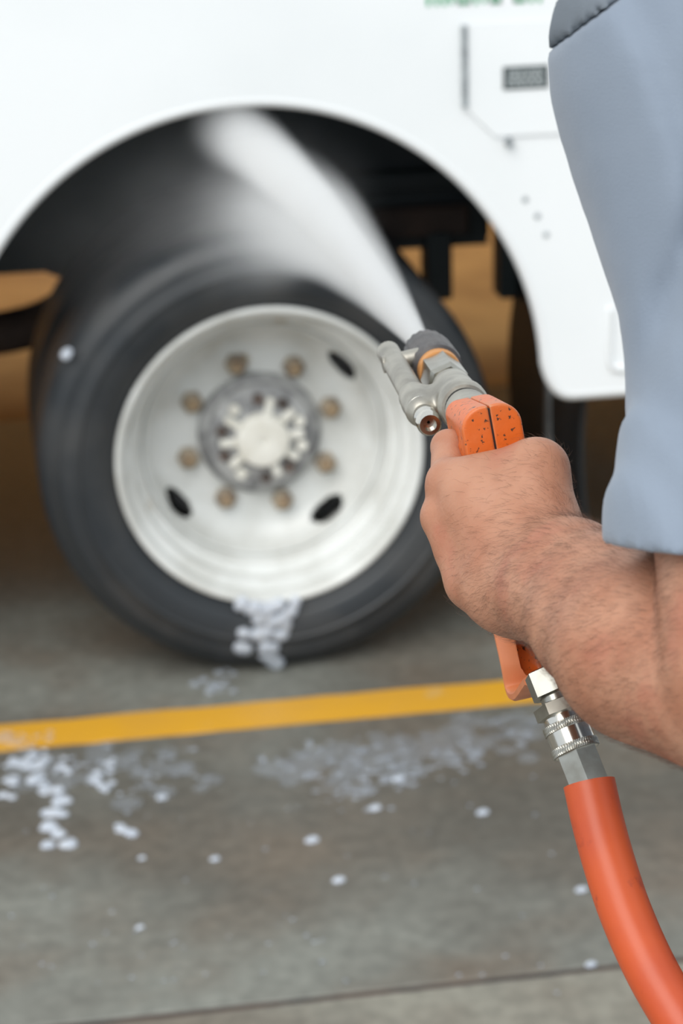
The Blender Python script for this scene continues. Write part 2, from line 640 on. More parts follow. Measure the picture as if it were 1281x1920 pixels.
def arch_pts(r, n=72):
    """from the right skirt corner over the arch to the left one, with rounded corners"""
    pts = []
    rc = 0.035
    a0 = math.asin((SK + 0.06 - AC.z) / r)
    for i in range(n + 1):
        a = a0 + (pi - 2 * a0) * i / n
        pts.append((AC.x + r * cos(a), AC.z + r * sin(a)))
    xr = AC.x + r * cos(a0)
    corner = []
    for i in range(9):
        t = i / 8.0
        p0, p1, p2 = (xr + 0.048, SK), (xr + 0.012, SK), (xr, SK + 0.06)
        corner.append(tuple((1 - t) ** 2 * p0[c] + 2 * t * (1 - t) * p1[c] + t * t * p2[c] for c in range(2)))
    left = [(2 * AC.x - x, z) for (x, z) in corner][::-1]
    return corner[:-1] + pts + left[1:]


ap = arch_pts(AR)
outline = [(TX1, SK)] + ap + [(TX0, SK), (TX0, TZ1), (TX1, TZ1)]
outline = [V(x, PY, z) for x, z in outline]
vs, fs = prism(outline, (0, 0.02, 0))
link('body_side', mesh('body_side', vs, fs, False), M['paint'], truck)
# rolled lip round the arch and along the skirt
lip = [(TX1, SK)] + ap + [(TX0, SK)]
vs, fs = tube([(x, PY + 0.010, z) for x, z in lip], 0.0115, 10)
link('arch_lip', mesh('arch_lip', vs, fs), M['paint_edge'], truck)
# rest of the box
link('roof', boxm((TX0, PY, TZ1 - 0.03), (TX1, PY + TD, TZ1 + 0.02), 0.01), M['paint'], truck)
link('end_panel', boxm((TX0 - 0.02, PY, SK), (TX0, PY + TD, TZ1), 0.004), M['paint'], truck)
link('end_panel', boxm((TX1, PY, SK), (TX1 + 0.02, PY + TD, TZ1), 0.004), M['paint'], truck)
link('body_side', boxm((TX0, PY + TD - 0.02, 0.62), (TX1, PY + TD, TZ1), 0.004), M['paint'], truck)
link('floor_pan', boxm((TX0, PY + 0.03, 1.10), (TX1, PY + TD - 0.03, 1.14)), M['black'], truck)
# wheel house liner: a barrel section behind the arch with an inner wall
vs, fs = [], []
LR = AR + 0.045
na = 40
for i in range(na + 1):
    a = radians(20) + radians(140) * i / na
    for (y, r) in ((PY + 0.022, LR - 0.01), (PY + 0.05, LR), (PY + 0.62, LR), (PY + 0.64, LR - 0.02)):
        vs.append((AC.x + r * cos(a), y, AC.z + r * sin(a)))
for i in range(na):
    for q in range(3):
        a = i * 4 + q
        fs.append((a, a + 1, a + 5, a + 4))
lin = link('wheelhouse_liner', mesh('liner', vs, fs), M['black'], truck)
lin.modifiers.new('thick', 'SOLIDIFY').thickness = 0.006
wallp = [V(AC.x + LR * cos(radians(a)), PY + 0.63, AC.z + LR * sin(radians(a))) for a in range(10, 171, 4)]
vs, fs = prism(wallp, (0, 0.012, 0))
link('wheelhouse_wall', mesh('whw', vs, fs, False), M['black'], truck)
# frame rails, axle, springs and pipe
for y in (4.78, 5.45):
    link('frame_rail', boxm((TX0 + 0.1, y, 0.70), (TX1 - 0.1, y + 0.08, 0.92), 0.008), M['rust'], truck)
for x in (-1.6, -0.5, 1.75, 2.8):
    link('cross_member', boxm((x, PY + 0.05, 0.94), (x + 0.07, PY + TD - 0.05, 1.10), 0.006), M['rust'], truck)
vs, fs = tube([(W.x, 4.2, W.z), (W.x, 4.9, W.z), (W.x, 5.0, W.z), (W.x, 5.1, W.z), (W.x, 5.2, W.z), (W.x, 5.95, W.z)], [0.07, 0.07, 0.15, 0.17, 0.15, 0.07], 24)
link('axle', mesh('axle', vs, fs), M['black'], truck)
for q in range(5):                                     # leaf spring: stacked, each shorter
    L = 0.56 - 0.09 * q
    pts = [(W.x + L * t, 4.62, W.z + 0.10 + 0.11 * t * t * (L / 0.56) ** 2 * 1.8 + 0.004 - 0.012 * q + 0.05) for t in np.linspace(-1, 1, 17)]
    vs, fs = [], []
    for (x, y, z) in pts:
        vs += [(x, y - 0.035, z), (x, y + 0.035, z), (x, y + 0.035, z + 0.011), (x, y - 0.035, z + 0.011)]
    for i in range(16):
        a = 4 * i
        for c in range(4):
            d = (c + 1) % 4
            fs.append((a + c, a + d, a + 4 + d, a + 4 + c))
    fs += [(0, 1, 2, 3), (67, 66, 65, 64)]
    link('spring_leaf', mesh('leaf', vs, fs, False), M['rust'], truck)
link('spring_hanger', boxm((W.x + 0.43, 4.58, 0.62), (W.x + 0.53, 4.68, 0.95), 0.01), M['black'], truck)
link('spring_hanger', boxm((W.x - 0.55, 4.58, 0.62), (W.x - 0.46, 4.68, 0.95), 0.01), M['black'], truck)
pp = spline([(-2.4, 4.92, 0.43), (-0.9, 4.92, 0.41), (-0.25, 4.92, 0.40), (0.16, 4.90, 0.43), (0.3, 4.88, 0.62), (0.34, 4.88, 0.8)], 8)
vs, fs = tube(pp, 0.045, 18)
link('exhaust_pipe', mesh('exhaust', vs, fs), M['rust'], truck)
for (x0, y0, x1, y1) in ((800, 430, 850, 562), (938, 420, 972, 560), (640, 330, 900, 352), (700, 395, 880, 440)):
    a, b2 = onY(x0, y0, 4.53), onY(x1, y1, 4.53)
    link('bracket_plate', boxm((a.x, 4.53, b2.z), (b2.x, 4.60, a.z), 0.006), M['black'] if x0 != 700 else M['rust'], truck)
# mud flap behind the wheel with a bracket and an upright grey strip
fx = 1.075
vs, fs = [], []
for i in range(13):
    z = 0.92 - 0.70 * i / 12
    dx = 0.018 * sin(i * 0.5)
    for (y, t) in ((3.985, 0), (4.55, 0), (4.55, 0.008), (3.985, 0.008)):
        vs.append((fx + dx + t, y, z))
for i in range(12):
    a = 4 * i
    for c in range(4):
        d = (c + 1) % 4
        fs.append((a + c, a + d, a + 4 + d, a + 4 + c))
fs += [(0, 1, 2, 3), (51, 50, 49, 48)]
flap = link('mud_flap', mesh('flap', vs, fs), M['flap'], truck)
link('flap_strip', boxm((fx - 0.02, 4.20, 0.28), (fx - 0.004, 4.235, 0.60), 0.004), M['hinge'], flap)
link('flap_bracket', boxm((fx - 0.01, 3.98, 0.90), (fx + 0.03, 4.56, 0.95), 0.004), M['rust'], truck)

# hatch in the side with chamfered corners, hinge, plate and latch
hx0, hx1, hz0, hz1, ch = 0.842, 1.38, 0.950, 1.136, 0.050
hp = [(hx0 + ch, hz0), (hx1 - ch, hz0), (hx1, hz0 + ch), (hx1, hz1), (hx0, hz1), (hx0, hz0 + ch)]
vs, fs = prism([V(x, PY - 0.004, z) for x, z in hp], (0, 0.006, 0))
hatch = link('hatch', mesh('hatch', vs, fs, False), M['paint'], truck)
hatch['label'] = 'hatch door with chamfered lower corner'
sv = [(x, PY - 0.0015, z) for x, z in hp]
for i in range(6):
    a, b2 = Vector(sv[i]), Vector(sv[(i + 1) % 6])
    n_ = (b2 - a).normalized().cross(V(0, 1, 0)) * 0.0035
    vs, fs = prism([a, b2, b2 + n_, a + n_], (0, 0.002, 0))
    link('seam', mesh('seam', vs, fs, False), M['seam'], hatch)
for q in range(6):
    z0 = hz0 + ch + 0.004 + q * 0.0225
    vs, fs = tube([(hx0 - 0.002, PY - 0.005, z0), (hx0 - 0.002, PY - 0.005, z0 + 0.021)], 0.0055, 12)
    link('hinge_knuckle', mesh('hk', vs, fs), M['hinge'], hatch)
vs, fs = hexprism(0.007, 0, 0.012, 0.2, n=16)
link('latch', mesh('latch', xf(frame((0.914, PY - 0.002, 0.940), (0, -1, 0)), vs), fs), M['hinge'], hatch)
pl = link('label_plate', boxm((0.905, PY - 0.0065, 1.028), (0.982, PY - 0.003, 1.066), 0.001, 1), M['plate'], hatch)
pl['label'] = 'small black plate with rows of pale print'
for r_ in range(4):
    z0 = 1.0335 + r_ * 0.0075
    x = 0.912
    while x < 0.972:
        w_ = random.uniform(0.004, 0.012)
        link('print_mark', boxm((x, PY - 0.0072, z0), (min(x + w_, 0.975), PY - 0.006, z0 + 0.0042)), M['plate_text'], pl)
        x += w_ + 0.0025
# green lettering along the side, only its foot is seen
gx = 0.778
for q, wd in enumerate((0.020, 0.018, 0.021, 0.020, 0.018, 0.020, 0.020)):
    h0 = 1.171 - 0.0004 * q
    st = [(gx, gx + 0.006), (gx + wd - 0.006, gx + wd)]
    vs, fs = [], []
    parts = [(st[0][0], h0, st[0][1], h0 + 0.05), (st[1][0], h0 + (0.0 if q % 2 == 0 else 0.002), st[1][1], h0 + 0.05),
             (st[0][0], h0 + 0.046, st[1][1], h0 + 0.053)]
    if q in (2, 4, 5):
        parts.append((st[0][0], h0, st[1][1], h0 + 0.006))
    else:
        parts.append((st[0][0], h0 + 0.022, st[1][1], h0 + 0.028))
    for (x0, z0, x1, z1) in parts:
        a, b2 = prism([V(x0, PY - 0.0012, z0), V(x1, PY - 0.0012, z0), V(x1, PY - 0.0012, z1), V(x0, PY - 0.0012, z1)], (0, 0.0015, 0))
        o_ = len(vs)
        vs += a
        fs += [tuple(k + o_ for k in f) for f in b2]
    link('letter', mesh('letter', vs, fs, False), M['green'], truck)
    gx += wd + 0.007
    if q == 4:
        gx += 0.014
# shallow pressed recess and a few rivets low on the side
rp_ = [(1.094, 0.640), (1.094, 0.545), (1.100, 0.533), (1.112, 0.530), (1.30, 0.527), (1.33, 0.54), (1.33, 0.66)]
vs, fs = tube([(x, PY - 0.001, z) for x, z in rp_], 0.006, 10)
link('pressed_rib', mesh('rib', vs, fs), M['paint_edge'], truck)
vs, fs = lathe([(0.0001, 0.003), (0.004, 0.002), (0.0055, 0)], 14)
rivet_me = mesh('rivet', vs, fs)
for (px, py) in ((1008, 405), (1024, 440), (985, 374), (955, 262)):
    c = onY(px, py, PY)
    place('rivet', rivet_me, M['hinge'], frame(c, (0, -1, 0)), truck)

# ---- dual wheel: rim > tyre, nuts, hub, bolts, cap
YM = Matrix.Translation(W) @ Matrix.Rotation(-pi / 2, 4, 'X')   # local z -> world +Y (into the truck), local x -> +X


def wheel(M0, detail=True):
    # rim barrel with flange lip and steps
    prof = [(0.262, 0.013), (0.269, 0.012), (0.2715, 0.006), (0.2695, 0.0), (0.2655, -0.001), (0.2600, 0.002), (0.2560, 0.009), (0.2552, 0.020), (0.2556, 0.030),
            (0.2535, 0.0345), (0.2440, 0.0365), (0.2400, 0.0395), (0.2390, 0.046), (0.2388, 0.060), (0.2400, 0.068), (0.2380, 0.0725), (0.2290, 0.0745), (0.2250, 0.0775),
            (0.2235, 0.084), (0.2190, 0.097), (0.2165, 0.11), (0.215, 0.15), (0.225, 0.19), (0.265, 0.20)]
    vs, fs = lathe(prof, 96)
    rim = link('wheel', mesh('rim', xf(M0, vs), fs), M['rim'], truck)
    rim.modifiers.new('thick', 'SOLIDIFY').thickness = 0.004
    # tyre
    tp = [(0.262, 0.016), (0.272, 0.010), (0.279, 0.004), (0.284, -0.002), (0.289, -0.003), (0.291, -0.0065), (0.297, -0.009), (0.305, -0.0115),
          (0.320, -0.0150), (0.330, -0.0155), (0.333, -0.0185), (0.337, -0.0185), (0.340, -0.0145), (0.352, -0.0115), (0.362, -0.008), (0.366, -0.0085), (0.369, -0.004),
          (0.380, 0.004), (0.389, 0.012), (0.3955, 0.020), (0.3985, 0.028)]
    tread = []
    z = 0.030
    for g in range(5):
        tread += [(0.4005 if g not in (0, 4) else 0.3995, z), (0.402, z + 0.008), (0.402, z + 0.020), (0.4005, z + 0.024)]
        if g < 4:
            tread += [(0.390, z + 0.0255), (0.390, z + 0.0315)]
        z += 0.034
    back = [(r, 0.226 - zz) for (r, zz) in tp[::-1]]
    vs, fs = lathe(tp + tread + back, 128)
    ty = link('tyre', mesh('tyre', xf(M0, vs), fs), M['rubber'], rim)
    # dished centre disc with four hand holes
    dp = spline([(0.2165, 0.105), (0.212, 0.124), (0.203, 0.143), (0.190, 0.156), (0.176, 0.164), (0.162, 0.1675), (0.135, 0.1685), (0.100, 0.169)], 5)
    NA = 240
    k = len(dp)
    vs, fs = [], []
    for i in range(NA):
        a = 2 * pi * i / NA
        for p in dp:
            vs.append((p[0] * cos(a), p[0] * sin(a), p[1]))
    for i in range(NA):
        for q in range(k - 1):
            a = 2 * pi * (i + 0.5) / NA
            rr = (dp[q][0] + dp[q + 1][0]) / 2
            hole = False
            for hc in (38, 218, 308):
                da = (a - radians(-hc) + pi) % (2 * pi) - pi
                if (da * 0.197 / 0.036) ** 2 + ((rr - 0.1965) / 0.0155) ** 2 < 1:
                    hole = True
            if not hole:
                j = (i + 1) % NA
                fs.append((i * k + q, j * k + q, j * k + q + 1, i * k + q + 1))
    disc = link('disc', mesh('disc', xf(M0, vs), fs), M['rim'], rim)
    disc.modifiers.new('thick', 'SOLIDIFY').thickness = 0.006
    # brake drum behind the holes
    vs, fs = lathe([(0.05, 0.185), (0.19, 0.187), (0.205, 0.20), (0.205, 0.30), (0.06, 0.30)], 48)
    link('brake_drum', mesh('drum', xf(M0, vs), fs), M['drum'], rim)
    if not detail:
        return rim
    # hub and axle flange
    vs, fs = lathe([(0.112, 0.170), (0.111, 0.150), (0.106, 0.144), (0.099, 0.141), (0.096, 0.128), (0.090, 0.124), (0.062, 0.122), (0.055, 0.118), (0.001, 0.118)], 64)
    link('hub', mesh('hub', xf(M0, vs), fs), M['hub'], rim)
    vs, fs = lathe([(0.049, 0.123), (0.048, 0.104), (0.0455, 0.099), (0.039, 0.0965), (0.014, 0.0960), (0.008, 0.0965), (0.006, 0.099), (0.001, 0.099)], 48)
    link('hub_cap', mesh('cap', xf(M0, vs), fs), M['cream'], rim)
    vs, fs = hexprism(0.0105, -0.012, 0.002, 0.15)
    bolt_me = mesh('flange_bolt', vs, fs, False)
    vs, fs = hexprism(0.0105, -0.012, 0.002, 0.15)
    bolt2_me = mesh('flange_bolt_pale', vs, fs, False)
    rib_me = boxm((-0.0075, 0.046, -0.012), (0.0075, 0.076, 0.002), 0.003, 1)
    for q in range(10):
        a = 2 * pi * q / 10 + 0.25
        Mq = M0 @ Matrix.Translation((0.074 * cos(a), 0.074 * sin(a), 0.124))
        place('flange_bolt', bolt_me if q % 3 else bolt2_me, M['dark_nut'] if q % 3 else M['cream'], Mq, rim)
        if q not in (2, 6):
            place('hub_rib', rib_me, M['cream'], M0 @ Matrix.Translation((0, 0, 0.124)) @ Matrix.Rotation(a + pi / 10 - pi / 2, 4, 'Z'), rim)
    # lug nuts with studs
    pv, pf = hexprism(0.0205, -0.024, 0.0, 0.12)
    lv, lf = lathe([(0.024, 0.002), (0.0235, -0.003), (0.0175, -0.004)], 24)
    o_ = len(pv)
    pv = list(pv) + list(lv)
    pf = list(pf) + [tuple(i + o_ for i in f) for f in lf]
    lug_me = mesh('lug_nut', pv, pf, False)
    sv_, sf_ = tube([(0, 0, 0), (0, 0, -0.036), (0, 0, -0.038)], [0.0105, 0.0105, 0.008], 14)
    stud_me = mesh('stud', sv_, sf_)
    for q in range(8):
        a = radians(-(16 + 45 * q))
        Mq = M0 @ Matrix.Translation((0.1355 * cos(a), 0.1355 * sin(a), 0.168))
        place('lug_nut', lug_me, M['nut'], Mq, rim)
        place('wheel_stud', stud_me, M['stud'], Mq, rim)
    return rim


w_out = wheel(YM)
w_out['label'] = 'cream-white dished rim with eight rusty lug nuts and black tyre'
w_in = wheel(Matrix.Translation((0, 0.27, 0)) @ YM, False)
w_in['label'] = 'inner tyre of the dual pair'

# ------------------------------------------------------------------ foam
def foam_blob(name, spots, label, flat=0.55, h=0.003, ground=True, kind=None, group=None, mat='foam'):
    """one patch of suds: a smooth union of small bubbles lying on the floor"""
    pr = [((x, y, z), (x + 0.0004, y, z), r, r, 0.006) for (x, y, z, r) in spots]
    vs, f = sdf_mesh(pr, h, pad=0.012)
    if ground:
        vs[:, 2] = np.maximum(vs[:, 2] * flat, 0.0006)
    me = np_mesh(name, vs, f)
    c = spots[0]
    return tag(link(name, me, M[mat], base=(c[0], c[1], 0.0 if ground else c[2])), label, 'foam', group, kind)


def gspots(px, n, spread_x, spread_y, rmin, rmax):
    out = []
    for i in range(n):
        c = onG(px[0] + random.gauss(0, spread_x), px[1] + random.gauss(0, spread_y))
        r = random.uniform(rmin, rmax)
        out.append((c.x, c.y, r * 0.25, r))
    return out


flecks = [
    ((585, 1577), 0.012, 'brightest oval foam fleck in the middle of the concrete, below the yellow line'),
    ((635, 1652), 0.0105, 'round foam fleck just below and right of the bright oval fleck'),
    ((403, 1612), 0.008, 'small faint foam fleck left of the bright oval fleck'),
    ((905, 1525), 0.011, 'round foam fleck between the lower foam haze and the orange hose'),
    ((1090, 1670), 0.010, 'foam fleck close beside the left edge of the orange hose'),
    ((1108, 1810), 0.0085, 'foam fleck on the concrete joint beside the orange hose'),
    ((304, 1497), 0.010, 'single foam fleck right of the foam trail near the yellow line'),
    ((703, 1517), 0.011, 'foam fleck at the lower tip of the central foam haze'),
    ((747, 1462), 0.011, 'foam fleck inside the right-hand foam haze under the yellow line'),
    ((262, 1740), 0.006, 'tiny lone foam fleck low on the left part of the concrete'),
    ((266, 1610), 0.006, 'tiny faint foam fleck below the pair of foam flecks'),
    ((123, 666), 0.0, ''),
]
for (px, r, lab) in flecks:
    if not r:
        continue
    c = onG(*px)
    r *= 0.72
    sp = [(c.x, c.y, r * 0.3, r), (c.x + r * 0.6, c.y + r * 0.3, r * 0.2, r * 0.7), (c.x - r * 0.7, c.y - r * 0.2, r * 0.2, r * 0.6)]
    foam_blob('foam_fleck', sp, lab, h=0.002, flat=0.6, group='foam flecks on the concrete')

trail = []
for (px, py, n, s) in ((30, 1430, 5, 10), (24, 1465, 5, 8), (18, 1495, 4, 6), (70, 1430, 7, 14), (75, 1465, 6, 10), (88, 1482, 6, 10), (108, 1500, 6, 8), (105, 1525, 6, 8),
                       (92, 1552, 5, 7), (112, 1562, 5, 6), (132, 1582, 6, 6), (86, 1587, 3, 5)):
    trail += gspots((px, py), n, s, s * 0.6, 0.005, 0.0115)
foam_blob('foam_trail', trail, 'thick trail of white suds running down from the line at the left edge', kind='stuff')
foam_blob('foam_trail', gspots((180, 1460), 8, 10, 6, 0.004, 0.009) + gspots((205, 1432), 6, 12, 6, 0.003, 0.008) + gspots((200, 1482), 6, 10, 5, 0.004, 0.009) + gspots((122, 1440), 6, 8, 8, 0.004, 0.009),
          'short smear of suds just right of the thick foam trail', kind='stuff')
foam_blob('foam_trail', gspots((225, 1556), 5, 5, 4, 0.005, 0.009) + gspots((244, 1562), 5, 5, 4, 0.005, 0.009),
          'pair of joined foam flecks below the short smear of suds', kind='stuff')
haze = []
for (px, py, n, sx, sy) in ((560, 1430, 26, 40, 22), (690, 1440, 44, 45, 30), (690, 1490, 14, 14, 16), (800, 1415, 40, 45, 24), (870, 1420, 16, 20, 14), (960, 1370, 26, 40, 16),
                            (300, 1440, 24, 60, 20), (760, 1450, 24, 30, 14), (250, 1470, 20, 60, 24), (130, 1440, 16, 50, 16), (620, 1460, 24, 50, 26)):
    haze += gspots((px, py), n, sx, sy, 0.0022, 0.0068)
foam_blob('foam_film', haze, 'scattered thin film of suds spread along under the yellow line', h=0.0024, flat=0.4, kind='stuff', mat='film')
foam_blob('foam_film', gspots((25, 1388), 14, 22, 8, 0.006, 0.012) + gspots((75, 1380), 5, 20, 6, 0.004, 0.008), 'pale smear of suds over the left end of the yellow line', h=0.003, flat=0.5, kind='stuff', mat='film')
foam_blob('foam_film', gspots((405, 1290), 12, 18, 8, 0.005, 0.010) + gspots((425, 1262), 6, 8, 6, 0.005, 0.009),
          'faint puddle of suds on the floor at the foot of the tyre', kind='stuff', mat='film')
M['haze'] = pm('soapy_water_film', s2l((196, 204, 214)), rough=0.4)
M['haze'].node_tree.nodes['Principled BSDF'].inputs['Alpha'].default_value = 0.13
wide = []
for (px, py, n, sx, sy) in ((700, 1430, 30, 70, 26), (860, 1400, 26, 60, 20), (960, 1370, 16, 40, 14), (560, 1440, 16, 50, 22), (250, 1450, 22, 80, 26), (80, 1450, 16, 40, 22)):
    wide += gspots((px, py), n, sx, sy, 0.012, 0.026)
foam_blob('soapy_film', [(x, y, -r * 0.75, r) for (x, y, z, r) in wide], 'broad milky film of soapy water on the concrete under the suds', h=0.004, flat=0.12, kind='stuff', mat='haze')
foam_blob('foam_specks', [(c.x, c.y, 0.0005, random.uniform(0.0022, 0.0042)) for c in [onG(random.uniform(5, 1050), random.uniform(1440, 1880)) for _ in range(70)]],
          'faint tiny specks of soap scattered over the wet concrete', h=0.002, flat=0.5, kind='stuff', mat='film')
# suds hanging on the tyre below the rim, running down the sidewall
drip = []
for (px, py, n, s) in ((470, 1140, 6, 12), (500, 1142, 8, 14), (545, 1142, 7, 14), (495, 1165, 8, 9), (535, 1168, 7, 9), (494, 1190, 8, 8), (525, 1190, 5, 7), (500, 1215, 7, 7), (508, 1237, 7, 8),
                       (520, 1250, 6, 7), (458, 1218, 6, 6), (462, 1185, 3, 6)):
    for i in range(n):
        c = onY(px + random.gauss(0, s), py + random.gauss(0, s * 0.5), W.y - 0.016)
        rr = sqrt((c.x - W.x) ** 2 + (c.z - W.z) ** 2)
        y = W.y - 0.012 if rr < 0.345 else W.y - 0.012 + (rr - 0.345) * 0.45
        drip.append((c.x, y, max(c.z, 0.006), random.uniform(0.006, 0.0125)))
foam_blob('suds_drip', drip, 'lump of white suds sliding down the tyre sidewall below the rim', h=0.003, ground=False, kind='stuff')
c = onY(123, 666, W.y - 0.004)
foam_blob('foam_fleck', [(c.x, W.y - 0.004, c.z, 0.009), (c.x + 0.005, W.y - 0.004, c.z + 0.006, 0.007)], 'lone foam fleck stuck to the upper left of the tyre', h=0.002, ground=False)

# ------------------------------------------------------------------ spray gun
TGT = onY(405, 240, 4.05)                              # where the jet lands, in the wheel house
GO = P(932, 850, 1.41)                                 # rear end of the barrel axis
ga = (P(797, 656, 1.70) - GO).normalized()
HB = P(1021, 1256, 1.405)                              # lower end of the grip
hd = HB - GO
gb = ga.cross(hd).normalized()                         # sideways
gn = gb.cross(ga).normalized()
if gn.z < 0:
    gn = -gn
    gb = -gb
gb = ga.cross(gn)                                      # points to the photo's right


def G(s, n, b=0.0):
    return GO + ga * s + gn * n + gb * b


def toG(p):
    d = Vector(p) - GO
    return d.dot(ga), d.dot(gn), d.dot(gb)


def ray_plane_b0(px, py, b=0.0):
    """pixel ray met with the gun's middle plane (offset b)"""
    d = ray(px, py)
    t = (GO + gb * b - CAM).dot(gb) / d.dot(gb)
    return CAM + d * t


hs, hn, _ = toG(HB)
gun = empty('spray_gun', HB, 'orange high-pressure spray gun with steel lance gripped in the hand', 'spray gun')


def gun_sdf(side):
    h = 0.0011
    lo = np.array([-0.035, -0.175, -0.03])
    hi = np.array([0.150, 0.034, 0.03])
    n = np.ceil((hi - lo) / h).astype(int) + 1
    g = np.stack(np.meshgrid(*[lo[c] + h * np.arange(n[c]) for c in range(3)], indexing='ij'), -1).astype(np.float32)
    s, u, b = g[..., 0], g[..., 1], g[..., 2]
    # barrel housing: tall rounded section, flat-ended, slightly wider to the front
    fr = np.clip(s / 0.085, 0, 1)
    hw = 0.0178 - 0.0010 * fr
    rc = 0.0135 - 0.0045 * fr
    top = 0.0295 - 0.0145 * fr
    qy = np.abs(u - (top - 0.022) / 2) - ((top + 0.022) / 2 - rc)
    qb = np.abs(b) - (hw - rc)
    d2 = np.sqrt(np.maximum(qy, 0) ** 2 + np.maximum(qb, 0) ** 2) + np.minimum(np.maximum(qy, qb), 0) - rc
    # end planes with rounded transition
    e = np.maximum(-s - 0.0, s - 0.086)
    rr = 0.0016
    d_h = np.minimum(np.maximum(d2 + rr, e + rr), 0) + np.sqrt(np.maximum(d2 + rr, 0) ** 2 + np.maximum(e + rr, 0) ** 2) - rr
    # grip: from the rear of the housing to the inlet
    a = np.array([0.022, -0.012], np.float32)
    c = np.array([hs, hn], np.float32)
    ax = c - a
    L = np.linalg.norm(ax)
    ax /= L
    ps, pu = s - a[0], u - a[1]
    t = ps * ax[0] + pu * ax[1]
    w = -ps * ax[1] + pu * ax[0]
    tt = np.clip(t / L, 0, 1)
    hwid = 0.0185 - 0.006 * tt
    hb = 0.0155 - 0.003 * tt
    rg = 0.0105 - 0.001 * tt
    qw = np.abs(w) - (hwid - rg)
    qb = np.abs(b) - (hb - rg)
    d3 = np.sqrt(np.maximum(qw, 0) ** 2 + np.maximum(qb, 0) ** 2) + np.minimum(np.maximum(qw, qb), 0) - rg
    d_g = np.maximum(d3, np.maximum(-t - 0.01, t - L + 0.004))
    # collar ring at the bottom of the grip
    rad = np.sqrt(w ** 2 + b ** 2)
    d_r = np.maximum(rad - 0.0128, np.maximum(t - L, L - 0.012 - t))
    # heel of the guard joined to the grip end
    k = 0.010
    q = np.maximum(k - np.abs(d_h - d_g), 0) / k
    d = np.minimum(d_h, d_g) - q * q * k * 0.25
    d = np.minimum(d, d_r)
    d = np.maximum(d, (0.00045 - b) if side > 0 else (b + 0.00045))
    vs, f = nets(d.astype(np.float32), lo, h)
    wv = np.array(GO) + vs[:, :1] * np.array(ga) + vs[:, 1:2] * np.array(gn) + vs[:, 2:] * np.array(gb)
    if np.linalg.det(np.array([ga, gn, gb])) < 0:
        f = f[:, ::-1]
    return np_mesh('gun_half', wv, f)


for sd in (-1, 1):
    o = link('shell_half', gun_sdf(sd), M['orange'], gun)
    o['label'] = 'scuffed orange plastic shell half'
# dark core seen in the split line
vs, fs = prism([G(0.001, -0.02, -0.0008), G(0.083, -0.02, -0.0008), G(0.083, 0.0115, -0.0008), G(0.0012, 0.0270, -0.0008)], gb * 0.0016)
link('split_line', mesh('split', vs, fs, False), M['dark'], gun)
# trigger and guard (strips in the gun's middle plane)


def strip(path, width, thick, name, mat, parent):
    path = spline([(p[0], p[1]) for p in path], 8)
    vs, fs = [], []
    for i, p in enumerate(path):
        a = path[max(i - 1, 0)]
        b = path[min(i + 1, len(path) - 1)]
        t = np.array(b) - np.array(a)
        t /= np.linalg.norm(t)
        nn = np.array([-t[1], t[0]])
        for (th, bb) in ((-0.5, -1), (-0.5, -0.8), (-0.5, 0.8), (-0.5, 1), (0.5, 1), (0.5, 0.8), (0.5, -0.8), (0.5, -1)):
            ed = 0.6 if abs(bb) == 1 else 1.0
            vs.append(G(p[0] + nn[0] * th * thick * ed, p[1] + nn[1] * th * thick * ed, bb * width / 2))
    n = len(path)
    for i in range(n - 1):
        for q in range(8):
            w_ = (q + 1) % 8
            fs.append((i * 8 + q, i * 8 + w_, i * 8 + 8 + w_, i * 8 + 8 + q))
    fs += [tuple(range(8))[::-1], tuple((n - 1) * 8 + q for q in range(8))]
    return link(name, mesh(name, vs, fs), mat, parent)


gp = [toG(ray_plane_b0(px, py)) for (px, py) in ((1012, 1272), (990, 1300), (976, 1290), (966, 1240), (955, 1190), (946, 1150), (934, 1080), (915, 1000), (893, 900))]
GUARD = [(p[0], p[1]) for p in gp]
strip(GUARD + [(0.095, -0.030), (0.100, -0.018)], 0.019, 0.006, 'trigger_guard', M['orange_worn'], gun)
strip([(0.075, -0.016), (0.066, -0.04), (0.050, -0.075), (0.036, -0.105)], 0.015, 0.007, 'trigger', M['cap'], gun)
# lance: collar, nut, brass ring, nozzle cap (lathes along the barrel)
LM = frame(G(0, 0), ga, gn)


def lp(name, prof, mat, n=32, smooth=True):
    vs, fs = lathe(prof, n)
    return link(name, mesh(name, xf(LM, vs), fs, smooth), mat, gun)


lp('gasket', [(0.001, 0.080), (0.0125, 0.081), (0.0130, 0.126), (0.001, 0.126)], M['dark'])
lp('barrel_ring', [(0.001, 0.084), (0.0136, 0.088), (0.0140, 0.092), (0.0140, 0.112), (0.0128, 0.115), (0.001, 0.115)], M['dull'])
lp('collar', [(0.009, 0.119), (0.0150, 0.120), (0.0163, 0.123), (0.0163, 0.131), (0.0145, 0.133), (0.0145, 0.138), (0.0135, 0.142), (0.0135, 0.176), (0.012, 0.180), (0.008, 0.180)], M['dull'])
lp('neck', [(0.001, 0.17), (0.0098, 0.172), (0.0098, 0.196), (0.001, 0.196)], M['steel'])
vs, fs = hexprism(0.0145, 0.190, 0.232, 0.08)
link('hex_nut', mesh('hex', xf(LM @ Matrix.Rotation(0.3, 4, 'Z'), vs), fs, False), M['steel'], gun)
lp('brass_ring', [(0.009, 0.228), (0.0140, 0.2285), (0.0146, 0.2305), (0.0146, 0.238), (0.009, 0.239)], M['brass'])
